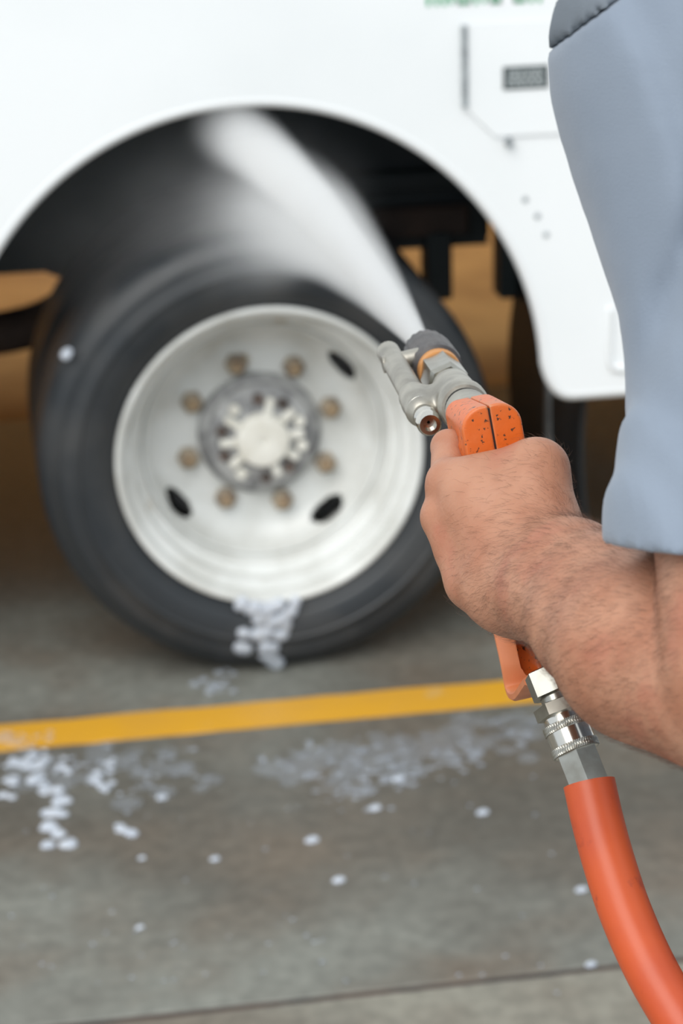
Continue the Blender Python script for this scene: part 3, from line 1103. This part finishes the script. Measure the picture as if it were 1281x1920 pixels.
# ribbed black nozzle cap
vs, fs = [], []
prof = [(0.0135, 0.236), (0.0168, 0.238), (0.0172, 0.244), (0.0172, 0.276), (0.0160, 0.294), (0.0135, 0.302), (0.0095, 0.303), (0.0075, 0.296), (0.001, 0.292)]
na = 72
for i in range(na):
    a = 2 * pi * i / na
    rib = 0.00028 * (1 if (i // 2) % 2 else -1)
    for (r, z) in prof:
        rr = r + (rib if 0.24 < z < 0.295 and r > 0.012 else 0)
        vs.append((rr * cos(a), rr * sin(a), z))
k = len(prof)
for i in range(na):
    j = (i + 1) % na
    for q in range(k - 1):
        fs.append((i * k + q, j * k + q, j * k + q + 1, i * k + q + 1))
link('nozzle_cap', mesh('nozzle_cap', xf(LM, vs), fs, False), M['cap'], gun)
# side bracket with a parallel tube and a barbed plug
SR, SF = P(790, 768, 1.560), P(728, 660, 1.665)
sdv = (SF - SR).normalized()
vs, fs = tube([SR - sdv * 0.008, SR - sdv * 0.006, SF, SF + sdv * 0.002], [0.0080, 0.0088, 0.0080, 0.0066], 20)
link('side_tube', mesh('side_tube', vs, fs), M['dull'], gun)
vs, fs = tube([SF - sdv * 0.022 - gb * 0.008, SF - sdv * 0.020 + gb * 0.024], [0.006, 0.006], 14)
link('side_port', mesh('side_port', vs, fs), M['dull'], gun)
bk0, bk1 = G(0.152, 0.0), SR + sdv * 0.012
pr = [(bk0, bk1, 0.0082, 0.0080, 0.005), (G(0.140, 0), G(0.166, 0), 0.0140, 0.0138, 0.006), (SR - sdv * 0.002, SR + sdv * 0.024, 0.0108, 0.0100, 0.005),
      (bk0 + ga * 0.010, bk1 + sdv * 0.010, 0.0068, 0.0068, 0.005)]
v_, f_ = sdf_mesh([(tuple(a), tuple(b), x, y, k) for a, b, x, y, k in pr], 0.0012)
link('bracket', np_mesh('bracket', v_, f_), M['dull'], gun)
pl_dir = (P(812, 806, 1.515) - SR).normalized()
PM = frame(SR, pl_dir)
vs, fs = lathe([(0.010, -0.004), (0.0105, 0.004), (0.0085, 0.006), (0.0066, 0.008), (0.0066, 0.014), (0.0078, 0.016), (0.0078, 0.021), (0.0062, 0.023), (0.0062, 0.026), (0.0080, 0.028),
                (0.0080, 0.034), (0.0066, 0.0365), (0.0042, 0.0365), (0.0036, 0.030), (0.001, 0.030)], 28)
link('barbed_plug', mesh('barbed_plug', xf(PM, vs), fs), M['chrome'], gun)

# ------------------------------------------------------------------ hose with quick coupler
C0, C1 = P(1019, 1250, 1.405), P(1107, 1474, 1.383)
cd = (C1 - C0).normalized()
CL = (C1 - C0).length
CM = frame(C0, cd, gb)
hose = empty('pressure_hose', onG(1100, 1900), 'thick orange rubber hose with steel quick coupler hanging below the spray gun', 'hose')


def cf(name, prof, mat, n=40, smooth=True, parent=hose):
    vs, fs = lathe(prof, n)
    return link(name, mesh(name, xf(CM, vs), fs, smooth), mat, parent)


u = CL / 241.0                                          # one photo pixel along the coupler, in metres
vs, fs = hexprism(0.0132, 6 * u, 60 * u, 0.06)
link('inlet_nut', mesh('inlet_nut', xf(CM @ Matrix.Rotation(0.42, 4, 'Z'), vs), fs, False), M['steel'], gun)
cf('inlet_neck', [(0.001, 54 * u), (0.0088, 55 * u), (0.0088, 82 * u), (0.001, 82 * u)], M['steel'], parent=gun)
vs, fs = hexprism(0.0150, 72 * u, 100 * u, 0.10)
link('coupler_nut', mesh('coupler_nut', xf(CM @ Matrix.Rotation(0.1, 4, 'Z'), vs), fs, False), M['steel'], hose)
cf('coupler_neck', [(0.001, 96 * u), (0.0113, 97 * u), (0.0120, 102 * u), (0.0120, 116 * u), (0.001, 116 * u)], M['chrome'])
cf('coupler_sleeve', [(0.0120, 113 * u), (0.0136, 114 * u), (0.0136, 124 * u), (0.0131, 126 * u), (0.0131, 158 * u), (0.0137, 160 * u), (0.0137, 172 * u), (0.0128, 174 * u), (0.0105, 173 * u),
                      (0.0100, 166 * u), (0.001, 166 * u)], M['chrome'])
# knurled bands: diagonal ridges as real relief
for (z0, z1, rk) in ((113 * u, 130 * u, 0.01375), (157 * u, 174 * u, 0.0140)):
    na, nz = 180, 5
    vs, fs = [], []
    for j in range(nz + 2):
        for i in range(na):
            a = 2 * pi * i / na
            if j in (0, nz + 1):
                vs.append((0.0126 * cos(a), 0.0126 * sin(a), z0 if j == 0 else z1))
            else:
                z = z0 + (z1 - z0) * (0.06 + 0.88 * (j - 1) / (nz - 1))
                t = (i / 3.0 + (j - 1) * 0.55) % 1.0
                r = rk + 0.00030 * (1 - abs(2 * t - 1)) * 2 - 0.0003
                vs.append((r * cos(a), r * sin(a), z))
    for j in range(nz + 1):
        for i in range(na):
            w_ = (i + 1) % na
            fs.append((j * na + i, j * na + w_, (j + 1) * na + w_, (j + 1) * na + i))
    link('knurled_band', mesh('knurl', xf(CM, vs), fs, False), M['steel'], hose)
cf('coupler_seal', [(0.001, 160 * u), (0.0108, 160 * u), (0.0108, 171 * u), (0.001, 171 * u)], M['dark'])
for q in range(3):
    a = q * 2.1 + 0.6
    vs, fs = lathe([(0.0001, 0.0016), (0.0012, 0.0012), (0.0017, 0.0), (0.0012, -0.0012), (0.0001, -0.0016)], 10)
    link('locking_ball', mesh('ball', xf(CM @ Matrix.Translation((0.0098 * cos(a), 0.0098 * sin(a), 171 * u)), vs), fs), M['chrome'], hose)
vs, fs = hexprism(0.0128, 168 * u, 243 * u, 0.03)
link('hose_ferrule', mesh('hose_ferrule', xf(CM @ Matrix.Rotation(0.66, 4, 'Z'), vs), fs, False), M['steel'], hose)
hpts = [tuple(P(1105, 1468, 1.384)), tuple(P(1121, 1540, 1.378)), tuple(P(1143, 1620, 1.370)), tuple(P(1173, 1710, 1.362)), tuple(P(1217, 1810, 1.352)), tuple(P(1268, 1900, 1.342)),
        tuple(P(1350, 2030, 1.325)), tuple(P(1500, 2260, 1.29)), (0.47, 1.00, 0.55), (0.455, 0.93, 0.25), (0.44, 0.86, 0.06), (0.42, 0.60, 0.0165), (0.35, 0.0, 0.0165), (0.2, -1.0, 0.0165), (0.6, -2.2, 0.0165)]
hp_ = spline(hpts, 10)
vs, fs = tube(hp_, 0.0150, 40)
link('hose_tube', mesh('hose_tube', vs, fs), M['hose'], hose)

# ------------------------------------------------------------------ person
def C(a, b, ra, rb=None, k=0.006):
    return (tuple(a), tuple(b), ra, ra if rb is None else rb, k)


WR = P(1010, 1078, 1.362)                               # wrist
EL = P(1412, 1312, 1.168)                               # elbow
SH = P(1352, 40, 1.235)                                 # shoulder joint
hand = []
idx_m, mid_m, rin_m, pin_m = P(842, 908, 1.412), P(830, 968, 1.412), P(858, 1036, 1.406), P(884, 1090, 1.396)
th_c, th_m = P(1010, 985, 1.372), P(1012, 874, 1.388)
# palm: metacarpals as overlapping round cones
hand += [C(WR, idx_m, 0.019, 0.0118, 0.012), C(WR, mid_m, 0.019, 0.0108, 0.012), C(WR, rin_m, 0.018, 0.0105, 0.012), C(P(965, 1110, 1.368), pin_m, 0.0165, 0.0115, 0.012),
         C(P(940, 1115, 1.376), P(900, 1100, 1.386), 0.0165, 0.0145, 0.014), C(P(985, 1120, 1.362), P(935, 1112, 1.374), 0.0165, 0.0165, 0.012),
         C(idx_m, mid_m, 0.0085, 0.0085, 0.008), C(P(846, 995, 1.406), P(884, 1085, 1.395), 0.0115, 0.0125, 0.012), C(P(920, 960, 1.388), P(950, 1050, 1.374), 0.018, 0.020, 0.016),
         C(P(866, 898, 1.404), P(985, 872, 1.389), 0.0115, 0.0125, 0.012),        # web from the first knuckle to the thumb
         C(P(900, 930, 1.396), P(1000, 930, 1.380), 0.016, 0.017, 0.016),
         C(th_c, th_m, 0.0165, 0.0145, 0.012), C(P(1019, 888, 1.386), P(1023, 948, 1.378), 0.0120, 0.0122, 0.012), C(WR, th_c, 0.020, 0.0175, 0.014)]
# thumb round the far side of the grip
th_i, th_t = P(1012, 868, 1.424), P(985, 880, 1.452)
hand += [C(th_m, th_i, 0.0135, 0.0112, 0.006), C(th_i, th_t, 0.0112, 0.0085, 0.005)]
# knuckle bumps
hand += [C(idx_m + V(0, 0, 0.001), idx_m, 0.0118, 0.0118, 0.006), C(P(824, 967, 1.408), P(826, 969, 1.408), 0.0100, 0.0100, 0.004)]
# fingers: knuckle, middle joint, end joint, tip
fingers = [
    (idx_m, P(841, 838, 1.446), P(878, 842, 1.468), P(915, 858, 1.466), (0.0112, 0.0102, 0.0092, 0.0078)),
    (mid_m, P(838, 950, 1.456), P(880, 965, 1.474), P(925, 975, 1.462), (0.0108, 0.0102, 0.0092, 0.0080)),
    (rin_m, P(860, 1025, 1.450), P(900, 1040, 1.466), P(942, 1045, 1.454), (0.0104, 0.0096, 0.0088, 0.0076)),
    (pin_m, P(890, 1090, 1.434), P(925, 1100, 1.448), P(960, 1102, 1.440), (0.0098, 0.0084, 0.0076, 0.0068)),
]
for (a, b, c_, d, rr) in fingers:
    hand += [C(a, b, rr[0], rr[1], 0.005), C(b, c_, rr[1], rr[2], 0.003), C(c_, d, rr[2], rr[3], 0.003)]
# forearm (flattened at the wrist), elbow and upper arm
perp = (P(1068, 965, 1.362) - P(948, 1172, 1.362)).normalized()
f1, f2, f3 = P(1060, 1100, 1.325), P(1130, 1158, 1.283), P(1215, 1212, 1.243)
arm = [C(WR + perp * 0.010, f1 + perp * 0.008, 0.0205, 0.0265, 0.028), C(WR - perp * 0.010, f1 - perp * 0.007, 0.0195, 0.0250, 0.028),
       C(f1 + perp * 0.008, f2 + perp * 0.008, 0.0270, 0.0345, 0.016), C(f1 - perp * 0.007, f2 - perp * 0.004, 0.0250, 0.0335, 0.016),
       C(f2 + perp * 0.008, f3 + perp * 0.004, 0.0345, 0.0415, 0.014), C(f2 - perp * 0.004, f3 - perp * 0.001, 0.0335, 0.0415, 0.014),
       C(f3, EL, 0.0430, 0.040, 0.016), C(f3 - perp * 0.003, EL, 0.0425, 0.040, 0.016)]
UA = P(1405, 1000, 1.185)
upper = [C(P(1408, 1250, 1.160), UA, 0.043, 0.046, 0.004), C(UA, P(1382, 700, 1.209), 0.043, 0.041, 0.01), C(P(1382, 700, 1.209), P(1366, 450, 1.222), 0.041, 0.046, 0.01), C(P(1366, 450, 1.222), SH, 0.046, 0.056, 0.01)]
fine = hand + arm + upper[:1] + [C(UA, P(1388, 840, 1.201), 0.044, 0.041, 0.007)]


def arm_post(g, D):
    return D


v1, fq1 = sdf_mesh(fine, 0.0015, pad=0.01)
# the rest of the body, more coarsely: torso, neck, head, other arm, legs
fd = V(-0.08, 0.997, 0).normalized()
rd = V(0.997, 0.08, 0).normalized()
BC = SH + rd * 0.205
BC = V(BC.x, BC.y, 0)


def B(r, f, z):
    return BC + rd * r + fd * f + V(0, 0, z)


HC = B(0.0, 0.055, 1.775)
body = upper[1:] + [
    C(B(-0.10, 0, 1.45), B(0.10, 0, 1.45), 0.080, 0.080, 0.03), C(B(-0.065, 0.0, 1.40), B(-0.06, 0.01, 1.05), 0.088, 0.085, 0.04), C(B(0.065, 0.0, 1.40), B(0.06, 0.01, 1.05), 0.088, 0.085, 0.04),
    C(B(0, 0.01, 1.34), B(0, 0.02, 1.02), 0.10, 0.098, 0.04), C(B(-0.07, 0, 0.98), B(0.07, 0, 0.98), 0.095, 0.095, 0.04),
    C(SH, B(0.0, 0, 1.50), 0.052, 0.052, 0.03), C(B(0.195, 0, 1.50), B(0, 0, 1.50), 0.055, 0.052, 0.03),
    C(B(0, 0.0, 1.50), B(0, 0.03, 1.66), 0.056, 0.052, 0.03),
    # head: skull, jaw, nose, brow, ears
    C(HC + V(0, 0, 0.02), HC + fd * -0.025 + V(0, 0, 0.015), 0.078, 0.080, 0.02), C(HC + fd * 0.03 + V(0, 0, -0.01), HC + fd * 0.045 + V(0, 0, -0.085), 0.058, 0.034, 0.03),
    C(HC + rd * -0.035 + V(0, 0, -0.05), HC + fd * 0.05 + V(0, 0, -0.095), 0.030, 0.022, 0.02), C(HC + rd * 0.035 + V(0, 0, -0.05), HC + fd * 0.05 + V(0, 0, -0.095), 0.030, 0.022, 0.02),
    C(HC + fd * 0.086 + V(0, 0, 0.012), HC + fd * 0.108 + V(0, 0, -0.032), 0.008, 0.0125, 0.01), C(HC + fd * 0.078 + rd * -0.03 + V(0, 0, 0.02), HC + fd * 0.078 + rd * 0.03 + V(0, 0, 0.02), 0.014, 0.014, 0.012),
    C(HC + fd * 0.076 + rd * -0.018 + V(0, 0, -0.062), HC + fd * 0.076 + rd * 0.018 + V(0, 0, -0.062), 0.010, 0.010, 0.005), C(HC + fd * 0.076 + rd * -0.016 + V(0, 0, -0.072), HC + fd * 0.076 + rd * 0.016 + V(0, 0, -0.072), 0.010, 0.010, 0.003),
    C(HC + rd * -0.080 + V(0, 0, 0.015), HC + rd * -0.078 + V(0, 0, -0.03), 0.014, 0.009, 0.004), C(HC + rd * 0.080 + V(0, 0, 0.015), HC + rd * 0.078 + V(0, 0, -0.03), 0.014, 0.009, 0.004),
    # right arm hanging at the side, hand with five fingers
    C(B(0.205, 0, 1.50), B(0.255, -0.03, 1.17), 0.052, 0.042, 0.01), C(B(0.255, -0.03, 1.17), B(0.265, 0.05, 0.92), 0.042, 0.026, 0.01), C(B(0.265, 0.05, 0.92), B(0.262, 0.07, 0.83), 0.026, 0.024, 0.01),
    C(B(0.262, 0.05, 0.90), B(0.260, 0.045, 0.83), 0.020, 0.018, 0.01), C(B(0.262, 0.09, 0.88), B(0.252, 0.115, 0.82), 0.014, 0.012, 0.008), C(B(0.252, 0.115, 0.82), B(0.246, 0.118, 0.785), 0.012, 0.010, 0.004),
]
for q, L in enumerate((0.075, 0.085, 0.080, 0.062)):
    y0 = 0.095 - 0.022 * q
    body += [C(B(0.262, y0, 0.825), B(0.256, y0 + 0.004, 0.825 - L * 0.55), 0.0105, 0.0100, 0.003), C(B(0.256, y0 + 0.004, 0.825 - L * 0.55), B(0.244, y0 + 0.004, 0.825 - L), 0.0100, 0.0085, 0.003)]
for sd in (-1, 1):
    body += [C(B(sd * 0.095, 0, 0.95), B(sd * 0.105, 0.02, 0.50), 0.088, 0.058, 0.02), C(B(sd * 0.105, 0.02, 0.50), B(sd * 0.11, -0.01, 0.09), 0.056, 0.038, 0.01)]
v2, fq2 = sdf_mesh(body, 0.0065, pad=0.02)
vs_all = np.concatenate([v1, v2])
fs_all = np.concatenate([fq1, fq2 + len(v1)])
person = link('person', np_mesh('person', vs_all, fs_all), M['skin'], base=tuple(BC))
tag(person, 'person in a grey short-sleeved shirt reaching forward with the spray gun', 'person')
BASE[person.name] = BC
for sd in (-1, 1):
    vs, fs = lathe([(0.0115 * sin(a), 0.0115 * cos(a)) for a in np.linspace(0.05, pi - 0.05, 10)], 18)
    link('eye', mesh('eye', xf(Matrix.Translation(HC + fd * 0.0795 + rd * sd * 0.031 + V(0, 0, 0.002)), vs), fs), M['eye'], person)
# head hair: a cap a little larger than the skull, cut away from the face
hp2 = [C(HC + V(0, 0, 0.026), HC + fd * -0.03 + V(0, 0, 0.02), 0.083, 0.085, 0.02), C(HC + fd * -0.05 + V(0, 0, 0), HC + fd * -0.045 + V(0, 0, -0.05), 0.066, 0.052, 0.02)]


def hair_post(g, D):
    q = (g - np.array(HC)) @ np.array(fd)
    z = g[..., 2] - HC.z
    cut = np.maximum((q - 0.045) * 0.8 - np.maximum(z - 0.045, 0) * 1.2, np.minimum(q + 0.02, -z - 0.005))
    return np.maximum(D, cut)


v_, f_ = sdf_mesh(hp2, 0.004, hair_post)
link('head_hair', np_mesh('head_hair', v_, f_), M['hair_head'], person)

# ---- shirt: loose sleeve over the near arm, torso, other sleeve; hollow at the cuffs
def sx(y, x, d):
    return P(x, y, d)


sl = [(60, 1345, 1.236, 0.0755), (180, 1347, 1.233, 0.0745), (310, 1352, 1.229, 0.0690), (450, 1362, 1.224, 0.0600), (560, 1372, 1.219, 0.0535), (650, 1379, 1.214, 0.0530), (740, 1381, 1.209, 0.0545),
      (830, 1386, 1.203, 0.0555), (910, 1392, 1.197, 0.0600), (990, 1396, 1.192, 0.0625), (1080, 1400, 1.186, 0.0640)]
shirt = []
for i in range(len(sl) - 1):
    a, b = sl[i], sl[i + 1]
    shirt.append(C(P(a[1], a[0], a[2]), P(b[1], b[0], b[2]), a[3], b[3], 0.012))
shirt += [C(SH + V(0, 0, -0.01), B(0.0, 0, 1.48), 0.070, 0.080, 0.04), C(B(0.195, 0, 1.50), B(0, 0, 1.48), 0.070, 0.080, 0.04),
          C(B(-0.068, 0, 1.42), B(-0.068, 0.015, 0.93), 0.102, 0.106, 0.05), C(B(0.068, 0, 1.42), B(0.068, 0.015, 0.93), 0.102, 0.106, 0.05), C(B(0, 0.015, 1.40), B(0, 0.03, 0.93), 0.118, 0.120, 0.05),
          C(B(0.205, 0, 1.49), B(0.248, -0.026, 1.22), 0.072, 0.066, 0.03), C(B(0, 0.0, 1.50), B(0, 0.02, 1.585), 0.072, 0.062, 0.03)]
hem_c = P(1281, 1027, 1.19)
hem_n = (upv + rgt * 0.045 - fwd * 0.06).normalized()
rax = (B(0.248, -0.026, 1.22) - B(0.205, 0, 1.46)).normalized()


def shirt_post(g, D):
    p = g - np.array(SH)
    x = p @ np.array(rgt)
    y = p @ np.array(upv)
    z = p @ np.array(fwd)
    near = np.clip((0.12 - x) / 0.05, 0, 1)
    # long soft folds falling down the sleeve, a deeper one crossing it
    u1 = x * 1.0 + y * 0.20 + z * 0.35
    f = 0.0032 * np.sin(u1 * 120 + 2.2 * np.sin(y * 9)) + 0.0014 * np.sin(u1 * 270 + y * 30)
    dd = (x - (-0.0465 + (y + 0.19) * 0.32))
    f = f - 0.011 * np.exp(-(dd / 0.009) ** 2) * np.clip((-y - 0.06) / 0.06, 0, 1) * np.clip((y + 0.20) / 0.06, 0, 1)
    D = D - f * near * 0.9
    inner = D + 0.011
    hemd = (g - np.array(hem_c)) @ np.array(hem_n)
    side = (g - np.array(BC)) @ np.array(rd)
    sleeve_x = np.linalg.norm(np.cross(g - np.array(UA), np.array((SH - UA).normalized())), axis=-1)
    arm_zone = (side < -0.10) & ((side < -0.172) | ((sleeve_x < 0.062) & (side < -0.15)))
    cut = np.where(arm_zone, -hemd, 0.93 - g[..., 2])
    rz = (g - np.array(B(0.205, 0, 1.46))) @ np.array(rax)
    cut = np.where(side > 0.17, np.maximum(cut, rz - 0.235), cut)
    cut = np.maximum(cut, np.where(np.abs(side) < 0.11, g[..., 2] - 1.585, -1))
    D = np.maximum(D, -inner)
    return np.maximum(D, cut)


seam_p = np.array(P(1125, 26, 1.19))                   # armhole seam: the shirt is coloured darker above it
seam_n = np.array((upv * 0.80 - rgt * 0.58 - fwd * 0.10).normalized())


def lower_part(g, D):
    return np.maximum(shirt_post(g, D), (g - seam_p) @ seam_n)


def upper_part(g, D):
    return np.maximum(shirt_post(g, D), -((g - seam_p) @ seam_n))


v_, f_ = sdf_mesh(shirt, 0.0040, lower_part, pad=0.02)
sh = link('shirt', np_mesh('shirt', v_, f_), M['shirt'], person)
sh['label'] = 'grey-blue short-sleeved cotton shirt'
v_, f_ = sdf_mesh(shirt, 0.0040, upper_part, pad=0.02)
link('shirt_above_seam', np_mesh('shirt_above_seam', v_, f_), M['shirt_darker'], sh)['label'] = 'shirt above the armhole seam, in darker grey'
# ---- trousers and boots
tr = [C(B(-0.07, 0, 1.0), B(0.07, 0, 1.0), 0.118, 0.118, 0.04), C(B(-0.06, 0.0, 0.92), B(0.06, 0.0, 0.92), 0.122, 0.122, 0.04)]
for sd in (-1, 1):
    tr += [C(B(sd * 0.095, 0, 0.92), B(sd * 0.105, 0.02, 0.50), 0.100, 0.078, 0.02), C(B(sd * 0.105, 0.02, 0.50), B(sd * 0.11, -0.01, 0.07), 0.076, 0.066, 0.01)]


def tr_post(g, D):
    f = 0.003 * np.sin(g[..., 2] * 60 + g[..., 0] * 40) * np.clip((0.8 - g[..., 2]) * 3, 0, 1)
    return np.maximum(D - f, np.maximum(0.05 - g[..., 2], g[..., 2] - 1.03))


v_, f_ = sdf_mesh(tr, 0.006, tr_post)
link('trousers', np_mesh('trousers', v_, f_), M['trousers'], person)
for sd in (-1, 1):
    bt = [C(B(sd * 0.11, -0.02, 0.12), B(sd * 0.11, -0.03, 0.05), 0.050, 0.045, 0.02), C(B(sd * 0.11, -0.04, 0.05), B(sd * 0.118, 0.16, 0.04), 0.045, 0.040, 0.02), C(B(sd * 0.115, 0.10, 0.05), B(sd * 0.12, 0.17, 0.04), 0.046, 0.040, 0.02)]
    v_, f_ = sdf_mesh(bt, 0.005, lambda g, D: np.maximum(D, 0.012 - g[..., 2]))
    bo = link('boot', np_mesh('boot', v_, f_), M['boot'], person)
    so = [C(B(sd * 0.11, -0.04, 0.03), B(sd * 0.118, 0.17, 0.03), 0.050, 0.046, 0.01)]
    v_, f_ = sdf_mesh(so, 0.005, lambda g, D: np.maximum(D, np.maximum(-g[..., 2], g[..., 2] - 0.016)))
    link('sole', np_mesh('sole', v_, f_), M['sole'], bo)

# ---- fine hair on the forearm and back of the hand
tri = v1[fq1]
e1, e2 = tri[:, 2] - tri[:, 0], tri[:, 3] - tri[:, 1]
nrm = np.cross(e1, e2)
area = np.linalg.norm(nrm, axis=1) * 0.5
nrm /= (np.linalg.norm(nrm, axis=1)[:, None] + 1e-12)
cen = tri.mean(1)
WRa, ELa = np.array(WR), np.array(EL)
ax = (ELa - WRa) / np.linalg.norm(ELa - WRa)
tpos = (cen - WRa) @ ax                                # 0 at the wrist, grows to the elbow
campos = np.array(CAM)
face_cam = ((campos - cen) * nrm).sum(1) > -0.3 * np.linalg.norm(campos - cen, axis=1)
wgt = area * np.clip((tpos + 0.030) / 0.035, 0, 1) * np.clip((0.25 - tpos) / 0.05, 0.0, 1) * face_cam
back = np.exp(-((tpos + 0.03) / 0.02) ** 2) * 0.25
wgt = wgt + area * back * face_cam * (tpos < 0.02)
wgt = np.maximum(wgt, 0)
wgt /= wgt.sum()
NH = 9500
pick = rng.choice(len(cen), NH, p=wgt)
hv, hf = [], []
dn = np.array(-upv * 0.55 - rgt * 0.65 + fwd * 0.25)    # hairs lie across and down the arm towards the little finger
for i in pick:
    n = nrm[i]
    p = cen[i] + rng.normal(0, 0.0007, 3)
    t = -ax * 0.55 + dn * 0.8 + rng.normal(0, 0.30, 3)
    t = t - n * (t @ n)
    t /= np.linalg.norm(t)
    L = rng.uniform(0.005, 0.011)
    w_ = 0.000040
    sd = np.cross(n, t)
    curl = rng.normal(0, 0.12)
    pts = [p - n * 0.0004, p + t * L * 0.35 + n * 0.0012, p + t * L * 0.7 + n * 0.0016 + sd * L * curl * 0.4, p + t * L + n * 0.0012 + sd * L * curl]
    o_ = len(hv)
    for q, pt in enumerate(pts[:-1]):
        ww = w_ * (1 - q * 0.2)
        hv += [pt + sd * ww, pt - sd * ww * 0.6 + n * ww, pt - sd * ww * 0.6 - n * ww]
    hv.append(pts[-1])
    for q in range(2):
        a = o_ + q * 3
        for c_ in range(3):
            d_ = (c_ + 1) % 3
            hf.append((a + c_, a + d_, a + 3 + d_, a + 3 + c_))
    a = o_ + 6
    hf += [(a, a + 1, o_ + 9), (a + 1, a + 2, o_ + 9), (a + 2, a, o_ + 9)]
me = bpy.data.meshes.new('arm_hair')
me.from_pydata([tuple(v) for v in hv], [], hf)
ah = link('arm_hair', me, M['hair'], person)
ah['kind'] = 'stuff'

# ------------------------------------------------------------------ water spray and drifting mist
def vol_mat(name, build, step):
    m = bpy.data.materials.new(name)
    m.use_nodes = True
    nt = m.node_tree
    nt.nodes.clear()
    out = nt.nodes.new('ShaderNodeOutputMaterial')
    vp = nt.nodes.new('ShaderNodeVolumeScatter')
    vp.inputs['Color'].default_value = (0.97, 0.98, 1.0, 1)
    vp.inputs['Anisotropy'].default_value = 0.1
    nt.links.new(vp.outputs[0], out.inputs['Volume'])
    tc = nt.nodes.new('ShaderNodeTexCoord')

    def math_(op, a, b=None, c=None):
        n = nt.nodes.new('ShaderNodeMath')
        n.operation = op
        for i, v in enumerate((a, b, c)):
            if v is None:
                continue
            if isinstance(v, (int, float)):
                n.inputs[i].default_value = v
            else:
                nt.links.new(v, n.inputs[i])
        return n.outputs[0]

    def noise(scale, stretch, det=3.0):
        mp = nt.nodes.new('ShaderNodeMapping')
        mp.inputs['Scale'].default_value = stretch
        nt.links.new(tc.outputs['Object'], mp.inputs[0])
        n = nt.nodes.new('ShaderNodeTexNoise')
        n.inputs['Scale'].default_value = scale
        n.inputs['Detail'].default_value = det
        nt.links.new(mp.outputs[0], n.inputs['Vector'])
        return n.outputs['Fac']

    sep = nt.nodes.new('ShaderNodeSeparateXYZ')
    nt.links.new(tc.outputs['Object'], sep.inputs[0])
    nt.links.new(build(math_, noise, sep.outputs[0], sep.outputs[1], sep.outputs[2]), vp.inputs['Density'])
    m.cycles.volume_step_rate = step
    return m


NZ = G(0.298, 0)
SL = (TGT - NZ).length


JM = frame(NZ, ga, gn)
JI = JM.inverted()


def jet(name, target, ta, r_start, L, d0, edge, step, label, nlo=0.2, nhi=1.6):
    """spray that leaves along the lance and bends towards target as it slows"""
    t = JI @ Vector(target)
    kx, ky = t.x / t.z ** 2, t.y / t.z ** 2
    vs, fs = [], []
    ns, na = 24, 32
    for i in range(ns + 1):
        z = L * i / ns
        r = r_start + ta * z
        for q in range(na):
            a = 2 * pi * q / na
            vs.append((kx * z * z + r * cos(a), ky * z * z + r * sin(a), z))
    for i in range(ns):
        for q in range(na):
            w_ = (q + 1) % na
            fs.append((i * na + q, i * na + w_, (i + 1) * na + w_, (i + 1) * na + q))
    fs += [tuple(range(na))[::-1], tuple(ns * na + q for q in range(na))]

    def build(mt, noise, x, y, z):
        zz = mt('MULTIPLY', z, z)
        x = mt('SUBTRACT', x, mt('MULTIPLY', zz, kx))
        y = mt('SUBTRACT', y, mt('MULTIPLY', zz, ky))
        r2 = mt('ADD', mt('MULTIPLY', x, x), mt('MULTIPLY', y, y))
        rad = mt('ADD', mt('MULTIPLY', z, ta), r_start)
        q = mt('DIVIDE', r2, mt('MULTIPLY', rad, rad))
        core = mt('POWER', mt('MAXIMUM', mt('SUBTRACT', 1.0, q), 0.0), edge)
        fall = mt('DIVIDE', d0, mt('POWER', rad, 2.0))
        nz = mt('MULTIPLY_ADD', noise(9.0, (1.6, 1.6, 0.5)), nhi, nlo)
        end = mt('MINIMUM', mt('MULTIPLY', mt('SUBTRACT', L, z), 0.60), 1.0)
        return mt('MULTIPLY', mt('MULTIPLY', core, fall), mt('MULTIPLY', nz, mt('MAXIMUM', end, 0.0)))

    me = mesh(name, vs, fs)
    o = bpy.data.objects.new(name, me)
    COL.objects.link(o)
    o.matrix_world = JM
    me.materials.append(vol_mat(name, build, step))
    return tag(o, label, 'water spray', kind='stuff')


jet('water_jet', TGT, 0.029, 0.006, SL + 0.10, 0.031, 2.2, 0.16, 'narrow white water jet fanning out from the spray gun nozzle')
jet('water_mist_fan', TGT + V(0.02, 0, -0.22), 0.066, 0.006, SL + 0.02, 0.019, 1.6, 0.16, 'wide faint veil of mist falling under the jet')


def mist_obj(name, c, rad, build, step, label):
    bm = bmesh.new()
    bmesh.ops.create_icosphere(bm, subdivisions=3, radius=1.0)
    me = bpy.data.meshes.new(name)
    bm.to_mesh(me)
    bm.free()
    o = bpy.data.objects.new(name, me)
    COL.objects.link(o)
    o.location = c
    o.scale = rad
    me.materials.append(vol_mat(name, build, step))
    return tag(o, label, 'mist', kind='stuff')


def cloud(d0):
    def build(mt, noise, x, y, z):
        r2 = mt('ADD', mt('ADD', mt('MULTIPLY', x, x), mt('MULTIPLY', y, y)), mt('MULTIPLY', z, z))
        c = mt('POWER', mt('MAXIMUM', mt('SUBTRACT', 1.0, r2), 0.0), 1.5)
        nz = mt('MAXIMUM', mt('MULTIPLY_ADD', noise(2.2, (1, 1, 1), 4.0), 2.2, -0.35), 0.0)
        return mt('MULTIPLY', mt('MULTIPLY', c, nz), d0)
    return build


mist_obj('mist_cloud', onY(450, 400, 4.02), (0.27, 0.09, 0.24), cloud(3.2), 0.4, 'drifting cloud of mist in the wheel arch where the jet strikes')
mist_obj('mist_cloud', onY(250, 390, 4.08), (0.32, 0.10, 0.24), cloud(2.0), 0.4, 'thin mist hanging in the left half of the wheel arch')
